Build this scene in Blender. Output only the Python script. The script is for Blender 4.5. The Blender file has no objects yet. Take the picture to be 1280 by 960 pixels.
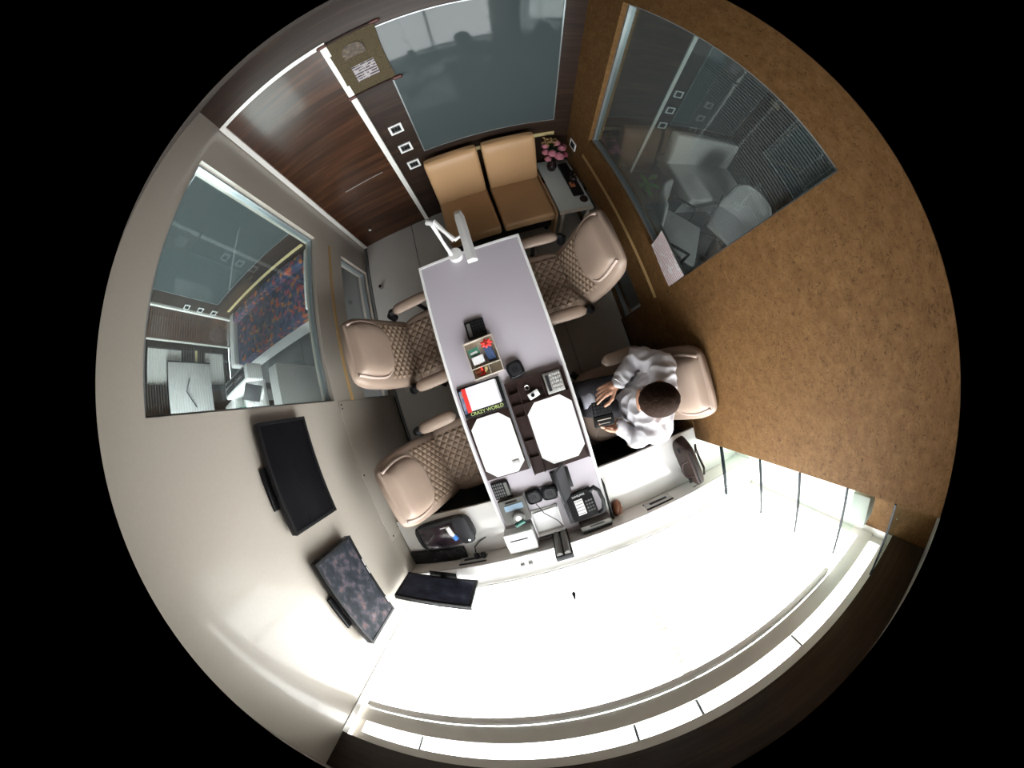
import bpy, bmesh, math, random
from mathutils import Vector, Matrix, Euler, noise
random.seed(7)
S = bpy.context.scene
C = S.collection
PI = math.pi
R = math.radians

# ------------------------------------------------------------------ camera, sky, exposure
cam = bpy.data.cameras.new('ceiling_camera')
camo = bpy.data.objects.new('ceiling_camera', cam)
C.objects.link(camo)
S.camera = camo
cam.type = 'PANO'
cam.panorama_type = 'FISHEYE_LENS_POLYNOMIAL'
cam.sensor_width = 36.0
cam.sensor_height = 27.0
cam.fisheye_fov = 2 * 1.66
cam.fisheye_polynomial_k0 = 0.0
cam.fisheye_polynomial_k1 = -9.42591266e-02
cam.fisheye_polynomial_k2 = -6.29623103e-04
cam.fisheye_polynomial_k3 = 6.09465219e-05
cam.fisheye_polynomial_k4 = -5.48670976e-06
cam.shift_x = -20.5 / 1280
cam.shift_y = 1.0 / 960
cam.clip_start = 0.01
cam.clip_end = 100
camo.matrix_world = Matrix(((0.949686, 0.313203, -0.000682, 0.0),
                            (-0.313199, 0.949681, 0.003589, 0.0),
                            (0.001772, -0.003194, 0.999993, 2.4),
                            (0, 0, 0, 1)))
w = bpy.data.worlds.new('daylight')
S.world = w
w.use_nodes = True
bg = w.node_tree.nodes['Background']
bg.inputs[0].default_value = (1.0, 0.985, 0.965, 1)
bg.inputs[1].default_value = 17.0
S.view_settings.view_transform = 'Standard'
S.view_settings.look = 'None'
S.view_settings.gamma = 1.0
S.view_settings.use_curve_mapping = False
S.view_settings.exposure = 0.0
S.cycles.max_bounces = 10
S.cycles.diffuse_bounces = 5
S.cycles.glossy_bounces = 4
S.cycles.transparent_max_bounces = 16
S.cycles.sample_clamp_indirect = 8.0
S.cycles.caustics_reflective = False
S.cycles.caustics_refractive = False


def portal(x0, x1, z0, z1, y):
    # guides light sampling through a modelled window opening; emits nothing of its own
    li = bpy.data.lights.new('window_portal', 'AREA')
    li.shape = 'RECTANGLE'
    li.size = x1 - x0
    li.size_y = z1 - z0
    li.cycles.is_portal = True
    o = bpy.data.objects.new('window_portal', li)
    C.objects.link(o)
    o.location = ((x0 + x1) / 2, y, (z0 + z1) / 2)
    o.rotation_euler = (R(90), 0, 0)
    return o


# room sizes (metres)
XL, XR, YB = -1.149, 0.941, 1.834
YS = -0.96          # wall under the window
YG = -1.15          # window plane
ZC = 2.52          # ceiling
DZ = 0.75           # desk top
portal(XL + .03, XR, .9, 2.16, YG - .05)
portal(-3.8, -1.4, .9, 2.1, YG - .05)
portal(1.6, 2.3, 1.2, 1.8, YG - .05)

# ------------------------------------------------------------------ materials
MATS = {}


def mat(name, col, rough=.5, metal=0., spec=.5, coat=0., emit=None, estr=0., bump=None, var=None, sheen=0.):
    m = bpy.data.materials.new(name)
    m.use_nodes = True
    nt = m.node_tree
    b = nt.nodes['Principled BSDF']
    b.inputs['Base Color'].default_value = (*col, 1)
    b.inputs['Roughness'].default_value = rough
    b.inputs['Metallic'].default_value = metal
    b.inputs['Specular IOR Level'].default_value = spec
    b.inputs['Coat Weight'].default_value = coat
    b.inputs['Coat Roughness'].default_value = .08
    if emit:
        b.inputs['Emission Color'].default_value = (*emit, 1)
        b.inputs['Emission Strength'].default_value = estr
    tc = nt.nodes.new('ShaderNodeTexCoord')
    if var:     # (scale, amount)
        n = nt.nodes.new('ShaderNodeTexNoise')
        n.inputs['Scale'].default_value = var[0]
        n.inputs['Detail'].default_value = 4
        nt.links.new(tc.outputs['Object'], n.inputs['Vector'])
        mx = nt.nodes.new('ShaderNodeMix')
        mx.data_type = 'RGBA'
        a = var[1]
        mx.inputs[6].default_value = (*[c * (1 - a) for c in col], 1)
        mx.inputs[7].default_value = (*[min(1, c * (1 + a)) for c in col], 1)
        nt.links.new(n.outputs['Fac'], mx.inputs[0])
        nt.links.new(mx.outputs[2], b.inputs['Base Color'])
    if bump:    # (scale, strength)
        n = nt.nodes.new('ShaderNodeTexNoise')
        n.inputs['Scale'].default_value = bump[0]
        n.inputs['Detail'].default_value = 5
        nt.links.new(tc.outputs['Object'], n.inputs['Vector'])
        bp = nt.nodes.new('ShaderNodeBump')
        bp.inputs['Strength'].default_value = bump[1]
        bp.inputs['Distance'].default_value = .01
        nt.links.new(n.outputs['Fac'], bp.inputs['Height'])
        nt.links.new(bp.outputs['Normal'], b.inputs['Normal'])
    MATS[name] = m
    return m


def ramp(nt, fac, stops):
    r = nt.nodes.new('ShaderNodeValToRGB')
    e = r.color_ramp.elements
    e[0].position, e[0].color = stops[0][0], (*stops[0][1], 1)
    e[1].position, e[1].color = stops[-1][0], (*stops[-1][1], 1)
    for p, c in stops[1:-1]:
        k = e.new(p)
        k.color = (*c, 1)
    nt.links.new(fac, r.inputs['Fac'])
    return r.outputs['Color']


def wood(name, dark, light, rough=.25, scale=(1.2, 9, 22), coat=.3):
    m = mat(name, dark, rough, coat=coat, spec=.3)
    nt = m.node_tree
    b = nt.nodes['Principled BSDF']
    tc = nt.nodes.new('ShaderNodeTexCoord')
    mp = nt.nodes.new('ShaderNodeMapping')
    mp.inputs['Scale'].default_value = scale
    nt.links.new(tc.outputs['Object'], mp.inputs['Vector'])
    n = nt.nodes.new('ShaderNodeTexNoise')
    n.inputs['Scale'].default_value = 1.6
    n.inputs['Detail'].default_value = 6
    n.inputs['Roughness'].default_value = .65
    n.inputs['Distortion'].default_value = .5
    nt.links.new(mp.outputs['Vector'], n.inputs['Vector'])
    c = ramp(nt, n.outputs['Fac'], [(.32, dark), (.5, [(a + z) / 2.4 for a, z in zip(dark, light)]), (.68, light)])
    nt.links.new(c, b.inputs['Base Color'])
    return m


def cork(name):
    m = mat(name, (.3, .2, .11), .7, spec=.15)
    nt = m.node_tree
    b = nt.nodes['Principled BSDF']
    tc = nt.nodes.new('ShaderNodeTexCoord')
    n = nt.nodes.new('ShaderNodeTexNoise')
    n.inputs['Scale'].default_value = 26
    n.inputs['Detail'].default_value = 5
    n.inputs['Roughness'].default_value = .7
    nt.links.new(tc.outputs['Object'], n.inputs['Vector'])
    base = ramp(nt, n.outputs['Fac'], [(.3, (.105, .052, .018)), (.5, (.135, .070, .025)), (.7, (.175, .096, .037))])
    f = nt.nodes.new('ShaderNodeTexNoise')
    f.inputs['Scale'].default_value = 34
    f.inputs['Detail'].default_value = 2.5
    f.inputs['Distortion'].default_value = 1.2
    nt.links.new(tc.outputs['Object'], f.inputs['Vector'])
    fib = ramp(nt, f.outputs['Fac'], [(.405, (1, 1, 1)), (.425, (.2, .2, .2)), (.445, (1, 1, 1))])
    mx = nt.nodes.new('ShaderNodeMix')
    mx.data_type = 'RGBA'
    mx.blend_type = 'MULTIPLY'
    mx.inputs[0].default_value = .8
    nt.links.new(base, mx.inputs[6])
    nt.links.new(fib, mx.inputs[7])
    nt.links.new(mx.outputs[2], b.inputs['Base Color'])
    bp = nt.nodes.new('ShaderNodeBump')
    bp.inputs['Strength'].default_value = .35
    bp.inputs['Distance'].default_value = .004
    nt.links.new(n.outputs['Fac'], bp.inputs['Height'])
    nt.links.new(bp.outputs['Normal'], b.inputs['Normal'])
    return m


def glass(name, tint=(.86, .93, .92), film=.0, refl=1.0):
    """window pane: clear with mirror reflection by Fresnel, and a printed fine white line film"""
    m = bpy.data.materials.new(name)
    m.use_nodes = True
    nt = m.node_tree
    for n in list(nt.nodes):
        nt.nodes.remove(n)
    out = nt.nodes.new('ShaderNodeOutputMaterial')
    tr = nt.nodes.new('ShaderNodeBsdfTransparent')
    tr.inputs[0].default_value = (*tint, 1)
    gl = nt.nodes.new('ShaderNodeBsdfGlossy')
    gl.inputs['Roughness'].default_value = 0.0
    gl.inputs[0].default_value = (.95, 1, 1, 1)
    fr = nt.nodes.new('ShaderNodeFresnel')
    # the same reflectance from both faces of the thin sheet (no total internal reflection)
    ge = nt.nodes.new('ShaderNodeNewGeometry')
    io = nt.nodes.new('ShaderNodeMath')
    io.operation = 'MULTIPLY_ADD'
    io.inputs[1].default_value = 1 / 1.5 - 1.5
    io.inputs[2].default_value = 1.5
    nt.links.new(ge.outputs['Backfacing'], io.inputs[0])
    nt.links.new(io.outputs[0], fr.inputs[0])
    mul = nt.nodes.new('ShaderNodeMath')
    mul.operation = 'MULTIPLY'
    mul.inputs[1].default_value = refl
    nt.links.new(fr.outputs[0], mul.inputs[0])
    m1 = nt.nodes.new('ShaderNodeMixShader')
    nt.links.new(mul.outputs[0], m1.inputs[0])
    if film > 0:
        df = nt.nodes.new('ShaderNodeBsdfDiffuse')
        df.inputs[0].default_value = (.75, .82, .84, 1)
        m0 = nt.nodes.new('ShaderNodeMixShader')
        tc = nt.nodes.new('ShaderNodeTexCoord')
        sp = nt.nodes.new('ShaderNodeSeparateXYZ')
        nt.links.new(tc.outputs['Object'], sp.inputs[0])
        wv = nt.nodes.new('ShaderNodeMath')
        wv.operation = 'MULTIPLY'
        wv.inputs[1].default_value = 1 / .016
        nt.links.new(sp.outputs[2], wv.inputs[0])
        fc = nt.nodes.new('ShaderNodeMath')
        fc.operation = 'FRACT'
        nt.links.new(wv.outputs[0], fc.inputs[0])
        gt = nt.nodes.new('ShaderNodeMath')
        gt.operation = 'GREATER_THAN'
        gt.inputs[1].default_value = .5
        nt.links.new(fc.outputs[0], gt.inputs[0])
        ma = nt.nodes.new('ShaderNodeMath')
        ma.operation = 'MULTIPLY_ADD'
        ma.inputs[1].default_value = film
        ma.inputs[2].default_value = film * .15
        nt.links.new(gt.outputs[0], ma.inputs[0])
        nt.links.new(ma.outputs[0], m0.inputs[0])
        nt.links.new(tr.outputs[0], m0.inputs[1])
        nt.links.new(df.outputs[0], m0.inputs[2])
        nt.links.new(m0.outputs[0], m1.inputs[1])
    else:
        nt.links.new(tr.outputs[0], m1.inputs[1])
    nt.links.new(gl.outputs[0], m1.inputs[2])
    nt.links.new(m1.outputs[0], out.inputs[0])
    MATS[name] = m
    return m


def printed(name, paper, ink, rows, fill=.55, axis=1, ragged=60, rough=.6, gap=.44):
    """paper with rows of illegible small print, laid out in object space"""
    m = mat(name, paper, rough)
    nt = m.node_tree
    b = nt.nodes['Principled BSDF']
    tc = nt.nodes.new('ShaderNodeTexCoord')
    sp = nt.nodes.new('ShaderNodeSeparateXYZ')
    nt.links.new(tc.outputs['Object'], sp.inputs[0])
    k = nt.nodes.new('ShaderNodeMath')
    k.operation = 'MULTIPLY'
    k.inputs[1].default_value = rows
    nt.links.new(sp.outputs[axis], k.inputs[0])
    f = nt.nodes.new('ShaderNodeMath')
    f.operation = 'FRACT'
    nt.links.new(k.outputs[0], f.inputs[0])
    g = nt.nodes.new('ShaderNodeMath')
    g.operation = 'GREATER_THAN'
    g.inputs[1].default_value = fill
    nt.links.new(f.outputs[0], g.inputs[0])
    n = nt.nodes.new('ShaderNodeTexNoise')
    n.inputs['Scale'].default_value = ragged
    nt.links.new(tc.outputs['Object'], n.inputs['Vector'])
    g2 = nt.nodes.new('ShaderNodeMath')
    g2.operation = 'GREATER_THAN'
    g2.inputs[1].default_value = gap
    nt.links.new(n.outputs['Fac'], g2.inputs[0])
    mu = nt.nodes.new('ShaderNodeMath')
    mu.operation = 'MULTIPLY'
    nt.links.new(g.outputs[0], mu.inputs[0])
    nt.links.new(g2.outputs[0], mu.inputs[1])
    mx = nt.nodes.new('ShaderNodeMix')
    mx.data_type = 'RGBA'
    mx.inputs[6].default_value = (*paper, 1)
    mx.inputs[7].default_value = (*ink, 1)
    nt.links.new(mu.outputs[0], mx.inputs[0])
    nt.links.new(mx.outputs[2], b.inputs['Base Color'])
    return m


def mottled(name, stops, scale, rough=.6, voronoi=False, emit=0., spec=.5):
    m = mat(name, stops[0][1], rough, spec=spec)
    nt = m.node_tree
    b = nt.nodes['Principled BSDF']
    tc = nt.nodes.new('ShaderNodeTexCoord')
    if voronoi:
        n = nt.nodes.new('ShaderNodeTexVoronoi')
        n.inputs['Scale'].default_value = scale
        nt.links.new(tc.outputs['Object'], n.inputs['Vector'])
        sp = nt.nodes.new('ShaderNodeSeparateColor')
        nt.links.new(n.outputs['Color'], sp.inputs[0])
        fac = sp.outputs[0]
    else:
        n = nt.nodes.new('ShaderNodeTexNoise')
        n.inputs['Scale'].default_value = scale
        n.inputs['Detail'].default_value = 3
        nt.links.new(tc.outputs['Object'], n.inputs['Vector'])
        fac = n.outputs['Fac']
    c = ramp(nt, fac, stops)
    nt.links.new(c, b.inputs['Base Color'])
    if emit:
        nt.links.new(c, b.inputs['Emission Color'])
        b.inputs['Emission Strength'].default_value = emit
    return m


M_CREAM = mat('cream_laminate', (.36, .325, .28), .35, spec=.4, coat=.45, var=(60, .05), bump=(9, .02))
M_CORK = cork('cork_board')
M_WOOD = wood('dark_walnut_laminate', (.014, .008, .006), (.045, .024, .015), .45, coat=0.)
M_DOOR = wood('red_brown_veneer', (.022, .010, .006), (.085, .036, .018), .28, scale=(.8, 9, 12), coat=.12)
M_SOFFIT = wood('dark_soffit_wood', (.02, .013, .009), (.05, .034, .022), .4)
M_WHITE = mat('white_paint', (.78, .77, .73), .35)
M_CEIL = mat('ceiling_brown', (.12, .10, .085), .8)
M_TILE = mat('grey_floor_tile', (.41, .395, .37), .28, spec=.45, var=(5, .06))
M_GROUT = mat('dark_grout', (.06, .06, .058), .8)
M_TAN = mat('tan_strip', (.42, .27, .11), .5, var=(30, .1))
M_STRIPY = mat('pale_yellow_strip', (.75, .62, .32), .4)
M_DESK = mat('pale_lilac_laminate', (.49, .455, .51), .33, spec=.4, var=(120, .03))
M_COUNTER = mat('white_counter_laminate', (.84, .83, .82), .16, coat=1.0)
M_EDGE = mat('white_edging', (.85, .85, .85), .25)
M_BLACK = mat('black_plastic', (.008, .008, .009), .4, spec=.2)
M_MATTE = mat('black_cabinet', (.007, .006, .006), .5, spec=.2)
M_SCREEN = mat('black_screen', (.004, .004, .005), .25, spec=.12)
M_GREY = mat('dark_grey_plastic', (.022, .022, .025), .45, spec=.25)
M_MID = mat('grey_plastic', (.15, .148, .14), .45, spec=.3)
M_LGREY = mat('light_grey_plastic', (.5, .5, .5), .4)
M_SILVER = mat('silver_metal', (.6, .6, .58), .3, metal=.8)
M_CHROME = mat('chrome', (.8, .8, .82), .12, metal=1)
M_ALU = mat('aluminium_frame', (.30, .33, .34), .3, metal=.6)
M_LEATHER = mat('taupe_leather', (.335, .25, .198), .42, spec=.45, var=(14, .06), bump=(260, .06))
M_QUILT = mat('quilted_taupe_leather', (.275, .20, .147), .45, spec=.35, var=(14, .08), bump=(260, .06))
M_PIPING = mat('pale_piping', (.55, .44, .38), .4)
M_TANL = mat('tan_leather', (.44, .262, .132), .42, spec=.4, var=(6, .06), bump=(180, .05))
M_TRAY = mat('dark_brown_leather', (.026, .013, .011), .5, spec=.25, bump=(300, .05))
M_PAPER = mat('white_paper', (.86, .86, .88), .7)
M_CREAMP = mat('beige_acrylic', (.58, .52, .44), .3)
M_RED = mat('red_paper', (.75, .04, .03), .5)
M_BROWNL = mat('brown_leather', (.024, .013, .010), .55, spec=.25, var=(25, .25), bump=(60, .2))
M_COPPER = mat('copper_brown', (.38, .12, .05), .35)
M_BLUE = mat('blue_card', (.06, .10, .22), .5)
M_GREEN = mat('green_card', (.07, .25, .17), .5)
M_LCD = mat('blue_lcd', (.30, .42, .55), .3)
M_SKIN = mat('skin', (.44, .235, .155), .45, var=(30, .08))
M_HAIR = mat('dark_brown_hair', (.020, .010, .006), .75, spec=.08, bump=(70, .3))
M_SHIRT = mat('pale_grey_shirt', (.50, .49, .52), .8, bump=(40, .12))
M_TROUSER = mat('dark_grey_trousers', (.035, .034, .042), .8)  # one dark grey tone over the whole garment
M_PINK = mat('pink_petal', (.36, .12, .16), .7)
M_DPINK = mat('deep_pink_petal', (.24, .04, .075), .7)
M_BERRY = mat('ochre_berry', (.30, .19, .075), .7)
M_LEAF = mat('dark_leaf', (.012, .03, .012), .5)
M_PLANT = mat('green_leaf', (.10, .32, .08), .5)
M_VASE = mat('dark_vase', (.02, .012, .012), .15)
M_TABLE = mat('pale_grey_glass_top', (.50, .54, .53), .15)
M_GLASS = glass('pane_glass', (.84, .92, .92), film=.065)
M_GLASSR = glass('pane_glass_right', (.80, .87, .86), film=.06)
M_CLEAR = glass('window_glass', (.97, .99, 1.0))
M_SHELF = glass('green_shelf_glass', (.93, .98, .955), refl=.6)
M_SHELFEDGE = mat('dark_shelf_edge', (.006, .010, .014), .2, spec=.2)
M_PANEL = mat('grey_glass_panel', (.055, .070, .072), .05, spec=.22)
M_SLAT = mat('white_slat', (.85, .85, .83), .4)
M_CLOTH = mottled('woven_olive', [(.3, (.032, .022, .008)), (.7, (.09, .063, .025))], 160, .8)
M_FLORAL = mottled('floral_cover', [(.0, (.012, .02, .07)), (.30, (.03, .05, .13)), (.55, (.07, .09, .16)), (.66, (.03, .05, .12)), (.72, (.42, .04, .05)), (.84, (.50, .19, .04)), (.90, (.05, .08, .2)), (1., (.4, .07, .12))], 24, .8, voronoi=True)
M_CCTV = mottled('cctv_picture', [(.30, (.012, .014, .017)), (.50, (.022, .025, .030)), (.58, (.05, .045, .055)), (.66, (.10, .06, .055)), (.76, (.09, .11, .16))], 16, .5, voronoi=False, emit=.14, spec=.06)
M_CCTVD = mottled('dim_picture', [(.3, (.012, .013, .02)), (.6, (.03, .033, .05)), (.75, (.06, .065, .09))], 12, .3, emit=.3, spec=.15)
M_NOTICE = printed('printed_notice', (.62, .60, .62), (.42, .20, .18), 52, .66, axis=2, ragged=30, gap=.40)
M_SCRIPT = printed('scroll_script', (.36, .32, .33), (.04, .03, .04), 45, .45, axis=2, ragged=50)
M_KEYS = mat('key_grey', (.12, .125, .125), .5)
M_WHITEPL = mat('white_plastic', (.82, .82, .82), .3)


# ------------------------------------------------------------------ mesh helpers
class MB:
    def __init__(s):
        s.bm = bmesh.new()

    def _add(s, t, M=None):
        if M is not None:
            bmesh.ops.transform(t, matrix=M, verts=t.verts)
        me = bpy.data.meshes.new('tmp')
        t.to_mesh(me)
        t.free()
        s.bm.from_mesh(me)
        bpy.data.meshes.remove(me)
        return s

    def box(s, c, d, rot=None, bev=0., seg=2):
        t = bmesh.new()
        bmesh.ops.create_cube(t, size=1)
        bmesh.ops.scale(t, vec=Vector(d), verts=t.verts)
        if bev:
            bmesh.ops.bevel(t, geom=list(t.edges), offset=bev, segments=seg, affect='EDGES', profile=.5, clamp_overlap=True)
        M = Matrix.Translation(Vector(c))
        if rot is not None:
            M = M @ (Euler(rot).to_matrix().to_4x4())
        return s._add(t, M)

    def bb(s, x0, x1, y0, y1, z0, z1, bev=0.):
        return s.box(((x0 + x1) / 2, (y0 + y1) / 2, (z0 + z1) / 2), (abs(x1 - x0), abs(y1 - y0), abs(z1 - z0)), bev=bev)

    def cyl(s, a, b, r0, r1=None, n=16):
        a, b = Vector(a), Vector(b)
        t = bmesh.new()
        r1 = r0 if r1 is None else r1
        bmesh.ops.create_cone(t, cap_ends=True, segments=n, radius1=r0, radius2=r1, depth=(b - a).length)
        q = Vector((0, 0, 1)).rotation_difference(b - a)
        return s._add(t, Matrix.Translation((a + b) / 2) @ q.to_matrix().to_4x4())

    def ball(s, c, r, seg=16, rot=None):
        t = bmesh.new()
        bmesh.ops.create_uvsphere(t, u_segments=seg, v_segments=max(6, seg // 2), radius=1)
        r = (r, r, r) if isinstance(r, (int, float)) else r
        M = Matrix.Translation(Vector(c))
        if rot is not None:
            M = M @ Euler(rot).to_matrix().to_4x4()
        return s._add(t, M @ Matrix.Diagonal((*r, 1)))

    def loft(s, rings, caps=True, closed=True):
        bm = s.bm
        vs = [[bm.verts.new(p) for p in r] for r in rings]
        n = len(vs[0])
        for a, b in zip(vs, vs[1:]):
            for i in range(n if closed else n - 1):
                j = (i + 1) % n
                bm.faces.new((a[i], a[j], b[j], b[i]))
        if caps and closed:
            bm.faces.new(vs[0][::-1])
            bm.faces.new(vs[-1])
        return s

    def tube(s, pts, r, n=8, caps=True):
        pts = [Vector(p) for p in pts]
        rs = r if isinstance(r, (list, tuple)) else [r] * len(pts)
        rings = []
        up = None
        for i, p in enumerate(pts):
            d = (pts[min(i + 1, len(pts) - 1)] - pts[max(i - 1, 0)]).normalized()
            if up is None:
                up = d.orthogonal().normalized()
            up = (up - d * up.dot(d))
            up = up.normalized() if up.length > 1e-6 else d.orthogonal().normalized()
            sd = d.cross(up)
            rings.append([p + (up * math.cos(2 * PI * k / n) + sd * math.sin(2 * PI * k / n)) * rs[i] for k in range(n)])
        return s.loft(rings, caps)

    def capsule(s, a, b, ra, rb, n=14):
        """tapered limb with rounded ends"""
        a, b = Vector(a), Vector(b)
        d = (b - a)
        L = d.length
        d.normalize()
        pts, rs = [], []
        for k in range(5):
            t = R(90 - 18 * k)
            pts.append(a - d * ra * math.sin(t))
            rs.append(max(1e-4, ra * math.cos(t)))
        pts += [a + d * L * f for f in (.0, .33, .66, 1.)]
        rs += [ra + (rb - ra) * f for f in (.0, .33, .66, 1.)]
        for k in range(4, -1, -1):
            t = R(90 - 18 * k)
            pts.append(b + d * rb * math.sin(t))
            rs.append(max(1e-4, rb * math.cos(t)))
        return s.tube(pts, rs, n)

    def prism(s, poly, z0, z1):
        bm = s.bm
        a = [bm.verts.new((x, y, z0)) for x, y in poly]
        b = [bm.verts.new((x, y, z1)) for x, y in poly]
        n = len(poly)
        bm.faces.new(a[::-1])
        bm.faces.new(b)
        for i in range(n):
            j = (i + 1) % n
            bm.faces.new((a[i], a[j], b[j], b[i]))
        return s

    def grid(s, f, nu, nv):
        bm = s.bm
        vs = [[bm.verts.new(f(i / nu, j / nv)) for j in range(nv + 1)] for i in range(nu + 1)]
        for i in range(nu):
            for j in range(nv):
                bm.faces.new((vs[i][j], vs[i + 1][j], vs[i + 1][j + 1], vs[i][j + 1]))
        return s

    def build(s, name, m, parent=None, loc=(0, 0, 0), rz=0., smooth=True, ang=40):
        bmesh.ops.recalc_face_normals(s.bm, faces=s.bm.faces)
        me = bpy.data.meshes.new(name)
        s.bm.to_mesh(me)
        s.bm.free()
        if smooth:
            for p in me.polygons:
                p.use_smooth = True
            me.set_sharp_from_angle(angle=R(ang))
        me.materials.append(m)
        o = bpy.data.objects.new(name, me)
        C.objects.link(o)
        o.location = loc
        o.rotation_euler = (0, 0, rz)
        if parent:
            o.parent = parent
        return o


def tag(o, label=None, cat=None, group=None, kind=None):
    if label:
        o['label'] = label
    if cat:
        o['category'] = cat
    if group:
        o['group'] = group
    if kind:
        o['kind'] = kind
    return o


def thing(name, label, cat, loc=(0, 0, 0), rz=0., group=None):
    o = bpy.data.objects.new(name, None)
    C.objects.link(o)
    o.empty_display_size = .05
    o.location = loc
    o.rotation_euler = (0, 0, rz)
    return tag(o, label, cat, group)


def struct(name, mb, m, **k):
    return tag(mb.build(name, m, **k), kind='structure')


def copy_tree(o, parent=None, loc=None, rz=None, label=None):
    c = o.copy()
    C.objects.link(c)
    if parent:
        c.parent = parent
    if loc is not None:
        c.location = loc
    if rz is not None:
        c.rotation_euler = (0, 0, rz)
    if label:
        c['label'] = label
    for ch in list(o.children):
        copy_tree(ch, c)
    return c


def B(x0, x1, y0, y1, z0, z1, bev=0.):
    return MB().bb(x0, x1, y0, y1, z0, z1, bev)


def se_ring(cx, cy, hx, hy, z, n=24, e=4.):
    """superellipse ring in the xy plane"""
    out = []
    for k in range(n):
        t = 2 * PI * k / n
        c_, s_ = math.cos(t), math.sin(t)
        out.append((cx + hx * math.copysign(abs(c_) ** (2 / e), c_), cy + hy * math.copysign(abs(s_) ** (2 / e), s_), z))
    return out


def text_part(name, body, size, m, parent, loc, rot=(0, 0, 0), depth=.0006):
    cu = bpy.data.curves.new(name, 'FONT')
    cu.body = body
    cu.size = size
    cu.extrude = depth
    cu.align_x = 'CENTER'
    cu.align_y = 'CENTER'
    t = bpy.data.objects.new('tmp', cu)
    C.objects.link(t)
    dg = bpy.context.evaluated_depsgraph_get()
    me = bpy.data.meshes.new_from_object(t.evaluated_get(dg))
    bpy.data.objects.remove(t)
    me.name = name
    me.materials.clear()
    me.materials.append(m)
    o = bpy.data.objects.new(name, me)
    C.objects.link(o)
    o.parent = parent
    o.location = loc
    o.rotation_euler = rot
    return o


# ------------------------------------------------------------------ structure
XFL, XFR = -3.95, 2.95          # far walls of the two neighbouring cabins
fl = struct('floor', B(XFL, XFR, -1.35, 1.95, -.06, -.008), M_GROUT)
tile_me = None
tx, ty = .52, 1.2
for i in range(-7, 6):
    for j in range(-2, 2):
        x0 = -.0755 + tx * i
        y0 = .62 + ty * j
        if x0 < XFL - .1 or x0 + tx > XFR + .5 or y0 > 1.84:
            continue
        if tile_me is None:
            t = MB().box((0, 0, -.006), (tx - .005, ty - .005, .012), bev=.0015, seg=1).build('floor_tile', M_TILE, fl)
            tile_me = t.data
            t.material_slots[0].link = 'OBJECT'
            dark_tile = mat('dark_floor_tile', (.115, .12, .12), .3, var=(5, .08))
        else:
            t = bpy.data.objects.new('floor_tile', tile_me)
            C.objects.link(t)
            t.parent = fl
        t.material_slots[0].link = 'OBJECT'
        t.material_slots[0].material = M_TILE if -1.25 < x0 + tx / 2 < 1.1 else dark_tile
        t.location = (x0 + tx / 2, y0 + ty / 2, 0)
struct('ceiling', B(XFL - .1, XFR + .1, -1.3, 1.95, ZC, ZC + .06), M_CEIL)

# back wall: one slab behind three cabins
struct('wall_back', B(XFL - .1, XFR + .1, YB, YB + .1, 0, ZC), M_WOOD)

# left wall with window and low opening
T = .1
WY0, WY1, WZ0, WZ1 = .27, 1.51, .895, 2.22
m = MB()
m.bb(XL - T, XL, -1.12, WY0, 0, ZC)
m.bb(XL - T, XL, WY1, YB, 0, ZC)
m.bb(XL - T, XL, WY0, WY1, WZ1, ZC)
m.bb(XL - T, XL, WY0, WY1, .50, WZ0)
m.bb(XL - T, XL, WY0, WY1, 0, .012)
wl = struct('wall_left', m, M_CREAM, smooth=False)
for y0, y1, z0, z1 in ((-.69, .262, .012, .86),):
    ap = B(XL + .0005, XL + .006, y0, y1, z0, z1, .001).build('access_panel', M_CREAM, wl)
    sc = MB()
for yy, zz in ((.24, .84), (.215, .84), (-.665, .82), (-.64, .72), (-.22, .845)):
    MB().cyl((XL + .006, yy, zz), (XL + .0085, yy, zz), .006, n=10).build('screw', M_BLACK, wl)
B(XL + .0005, XL + .005, WY0 - .005, WY1 + .01, .665, .70, .001).build('strip', M_TAN, wl)
sk = B(XL + .0005, XL + .012, -.95, .262, 0, .012)
struct('baseboard_left', sk, M_BLACK)

# right wall
RY0, RY1, RZ0, RZ1 = .275, 1.497, .912, 2.215
YRE = -.69
m = MB()
m.bb(XR, XR + T, YRE, RY0, 0, ZC)
m.bb(XR, XR + T, RY1, YB, 0, ZC)
m.bb(XR, XR + T, RY0, RY1, RZ1, ZC)
m.bb(XR, XR + T, RY0, RY1, .45, RZ0)
m.bb(XR, XR + T, RY0, RY1, 0, .012)
wr = struct('wall_right', m, M_CORK, smooth=False)
B(XR - .005, XR - .0005, YRE + .01, RY0 - .008, .012, .72, .001).build('access_panel', M_CORK, wr)
B(XR - .004, XR - .0005, RY0 - .01, RY1 + .03, .69, .725, .001).build('strip', M_TAN, wr)
for yy, zz in ((.255, .885), (.235, .885)):
    MB().cyl((XR - .003, yy, zz), (XR, yy, zz), .005, n=10).build('screw', M_BLACK, wr)
struct('baseboard_right', B(XR - .012, XR - .0005, YRE, RY0, 0, .012), M_BLACK)


def wall_window(name, x, y0, y1, z0, z1, gm, fm):
    f = MB()
    e = .014
    x0, x1 = x - T / 2 - .02, x - T / 2 + .02
    f.bb(x0, x1, y0, y0 + e, z0, z1)
    f.bb(x0, x1, y1 - e, y1, z0, z1)
    f.bb(x0, x1, y0 + e, y1 - e, z1 - e, z1)
    f.bb(x0, x1, y0 + e, y1 - e, z0, z0 + e)
    o = struct(name, f, fm, smooth=False)
    xm = x - T / 2
    B(xm - .003, xm + .003, y0 + e, y1 - e, z0 + e, z1 - e).build('pane', gm, o, smooth=False)
    return o


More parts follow.
